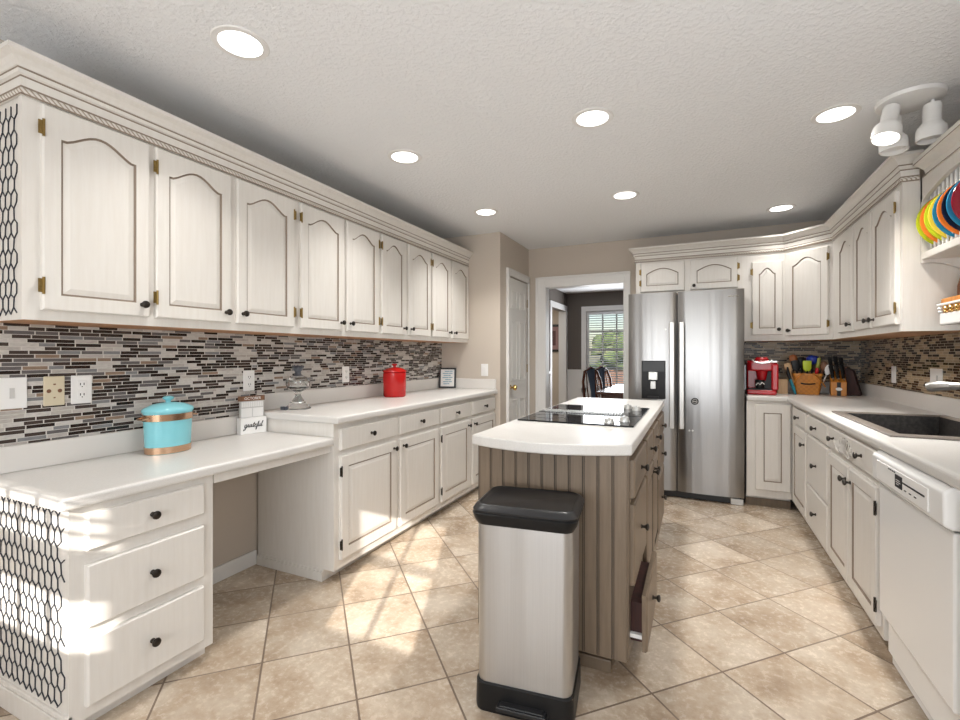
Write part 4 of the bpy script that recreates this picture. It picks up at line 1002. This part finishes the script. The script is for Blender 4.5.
# ------------------------------------------------------------------ dining room furniture, picture, blind, greenery
r = thing('dining_table', 'dark cherry dining table seen through the doorway', 'dining table', (-.75, 7.35, 0))
MB().box(-.5, .5, -.95, .95, .715, .75).build('tabletop', 'wood_cherry', r, bevel=.01)
MB().box(-.42, .42, -.85, .85, .63, .715).build('apron', 'wood_cherry', r)
for sx in (-1, 1):
    for sy in (-1, 1): MB().lathe([(.03, 0), (.022, .08), (.04, .35), (.028, .55), (.042, .63)], (sx*.38, sy*.8, 0), seg=14).build('leg', 'wood_cherry', r, smooth=True)
def dining_chair(label, x, y, rz):
    r = thing('dining_chair', label, 'chair', (x, y, 0), rz, 'dining chairs at the far table')
    for sx in (-1, 1):
        MB().tube([(sx*.2, -.2, 0), (sx*.2, -.2, .44)], [.016, .022], 8).build('leg', 'wood_cherry', r)
        MB().tube([(sx*.18, .22, 0), (sx*.18, .2, .44)], [.016, .02], 8).build('leg', 'wood_cherry', r)
    MB().box(-.23, .23, -.23, .22, .42, .49).build('seat', 'blue_fabric', r, bevel=.02)
    arc = [(-.19, .20, .45), (-.205, .225, .65), (-.2, .25, .85), (-.14, .275, 1.0), (0, .285, 1.06), (.14, .275, 1.0), (.2, .25, .85), (.205, .225, .65), (.19, .20, .45)]
    MB().tube(arc, .02, 8).build('back_frame', 'wood_cherry', r, smooth=True)
    mb = MB(); mb.tube([(0, .215, .47), (0, .235, .7), (0, .262, .9), (0, .28, 1.04)], [.05, .04, .06, .08], 10, flat=.15); mb.build('back_splat', 'blue_fabric', r, smooth=True)
    for sx in (-1, 1):
        MB().tube([(sx*.1, .21, .48), (sx*.12, .24, .75), (sx*.1, .275, .99)], .01, 6).build('back_spindle', 'wood_cherry', r, smooth=True)
    return r
dining_chair('dark dining chair nearest the doorway, left side of the table', -1.22, 7.0, R90*.68)
dining_chair('dark dining chair farther along the left side of the table', -1.20, 7.75, R90*.68)
dining_chair('dining chair at the far end of the table by the window', -.72, 8.42, 0)
# blinds
def blind(label, x0, x1, z0, z1, y, pitch, depth, tilt, stack=.022):
    r = thing('window_blind', label, 'blind', (0, y, 0))
    MB().box(x0, x1, -.025, .02, z1-.045, z1).build('head_rail', 'blind', r)
    k = 0; z = z1-.07
    while z > z0+stack+.012 and k < 98:
        mb = MB(); mb.box(x0+.004, x1-.004, -depth/2, depth/2, -.001, .001); mb.build('slat', 'blind', r, (0, 0, z), (tilt, 0, 0)); z -= pitch; k += 1
    MB().box(x0, x1, -.02, .02, z0, z0+stack).build('bottom_rail', 'blind', r)
    for q in (.12, .5, .88): MB().tube([(x0+(x1-x0)*q, 0, z0+.01), (x0+(x1-x0)*q, 0, z1-.03)], .0015, 5).build('cord', 'blind', r)
    return r
blind('white horizontal slat blind in the dining room window', VX0+.05, VX1-.05, VZ0+.03, VZ1-.03, DF+.0, .044, .05, math.radians(24))
blind('white slat blind in the window behind the camera', WX0+.046, WX1-.046, 1.57, WZ1-.05, YR-.005, .05, .036, 0, .15)
# picture in the hall, hanging on the hall's far wall
r = thing('framed_picture', 'dark framed picture on the hallway wall beyond the dining room', 'picture', (-2.9, DF+1.0, 1.62))
mb = MB(); mb.box(-.22, .22, -.03, 0, -.3, -.25); mb.box(-.22, .22, -.03, 0, .25, .3); mb.box(-.22, -.17, -.03, 0, -.25, .25); mb.box(.17, .22, -.03, 0, -.25, .25); mb.build('frame', 'black_paint', r)
MB().box(-.17, .17, -.012, 0, -.25, .25).build('print', colour('mauve_print', (.32, .2, .2), .8), r)
MB().box(-.09, .09, -.014, -.012, -.16, .16).build('print_centre', colour('dark_mauve_print', (.12, .06, .06), .8), r)
# greenery and a brick house outside the dining window
rnd = random.Random(5)
def tree(label, x, y, h, w, seed):
    q = thing('tree', label, 'tree', (x, y, -.4), 0, 'trees outside the dining room window')
    MB().tube([(0, 0, 0), (0, 0, h*.5)], [.18, .12], 8).build('trunk', 'wood_brown', q)
    bm = bmesh.new(); rn = random.Random(seed)
    for k in range(26):
        a = rn.uniform(0, 2*PI); rr = rn.uniform(0, w); zz = rn.uniform(h*.3, h)
        m4 = Matrix.Translation((math.cos(a)*rr, math.sin(a)*rr, zz)) @ Matrix.Diagonal((1, 1, rn.uniform(.6, 1), 1))
        bmesh.ops.create_icosphere(bm, subdivisions=2, radius=rn.uniform(.35, .6)*w, matrix=m4)
    for v_ in bm.verts: v_.co += Vector((rn.uniform(-1, 1), rn.uniform(-1, 1), rn.uniform(-1, 1)))*.07*w
    mb = MB(); mb.bm.free(); mb.bm = bm; mb.build('foliage', 'leaf', q)
tree('leafy tree outside the dining window, left end of the row', -7.2, 26, 2.6, .85, 1); tree('leafy tree outside the dining window, second from the left', -4.3, 26.5, 2.9, .85, 2); tree('leafy tree outside the dining window, behind the far chair', -2.2, 26, 2.4, .85, 3)
tag(bx('brick_garden_wall', -9, 4, 21, 21.3, -.4, .55, 'brick'), 'low red brick garden wall beyond the dining room window', 'wall')
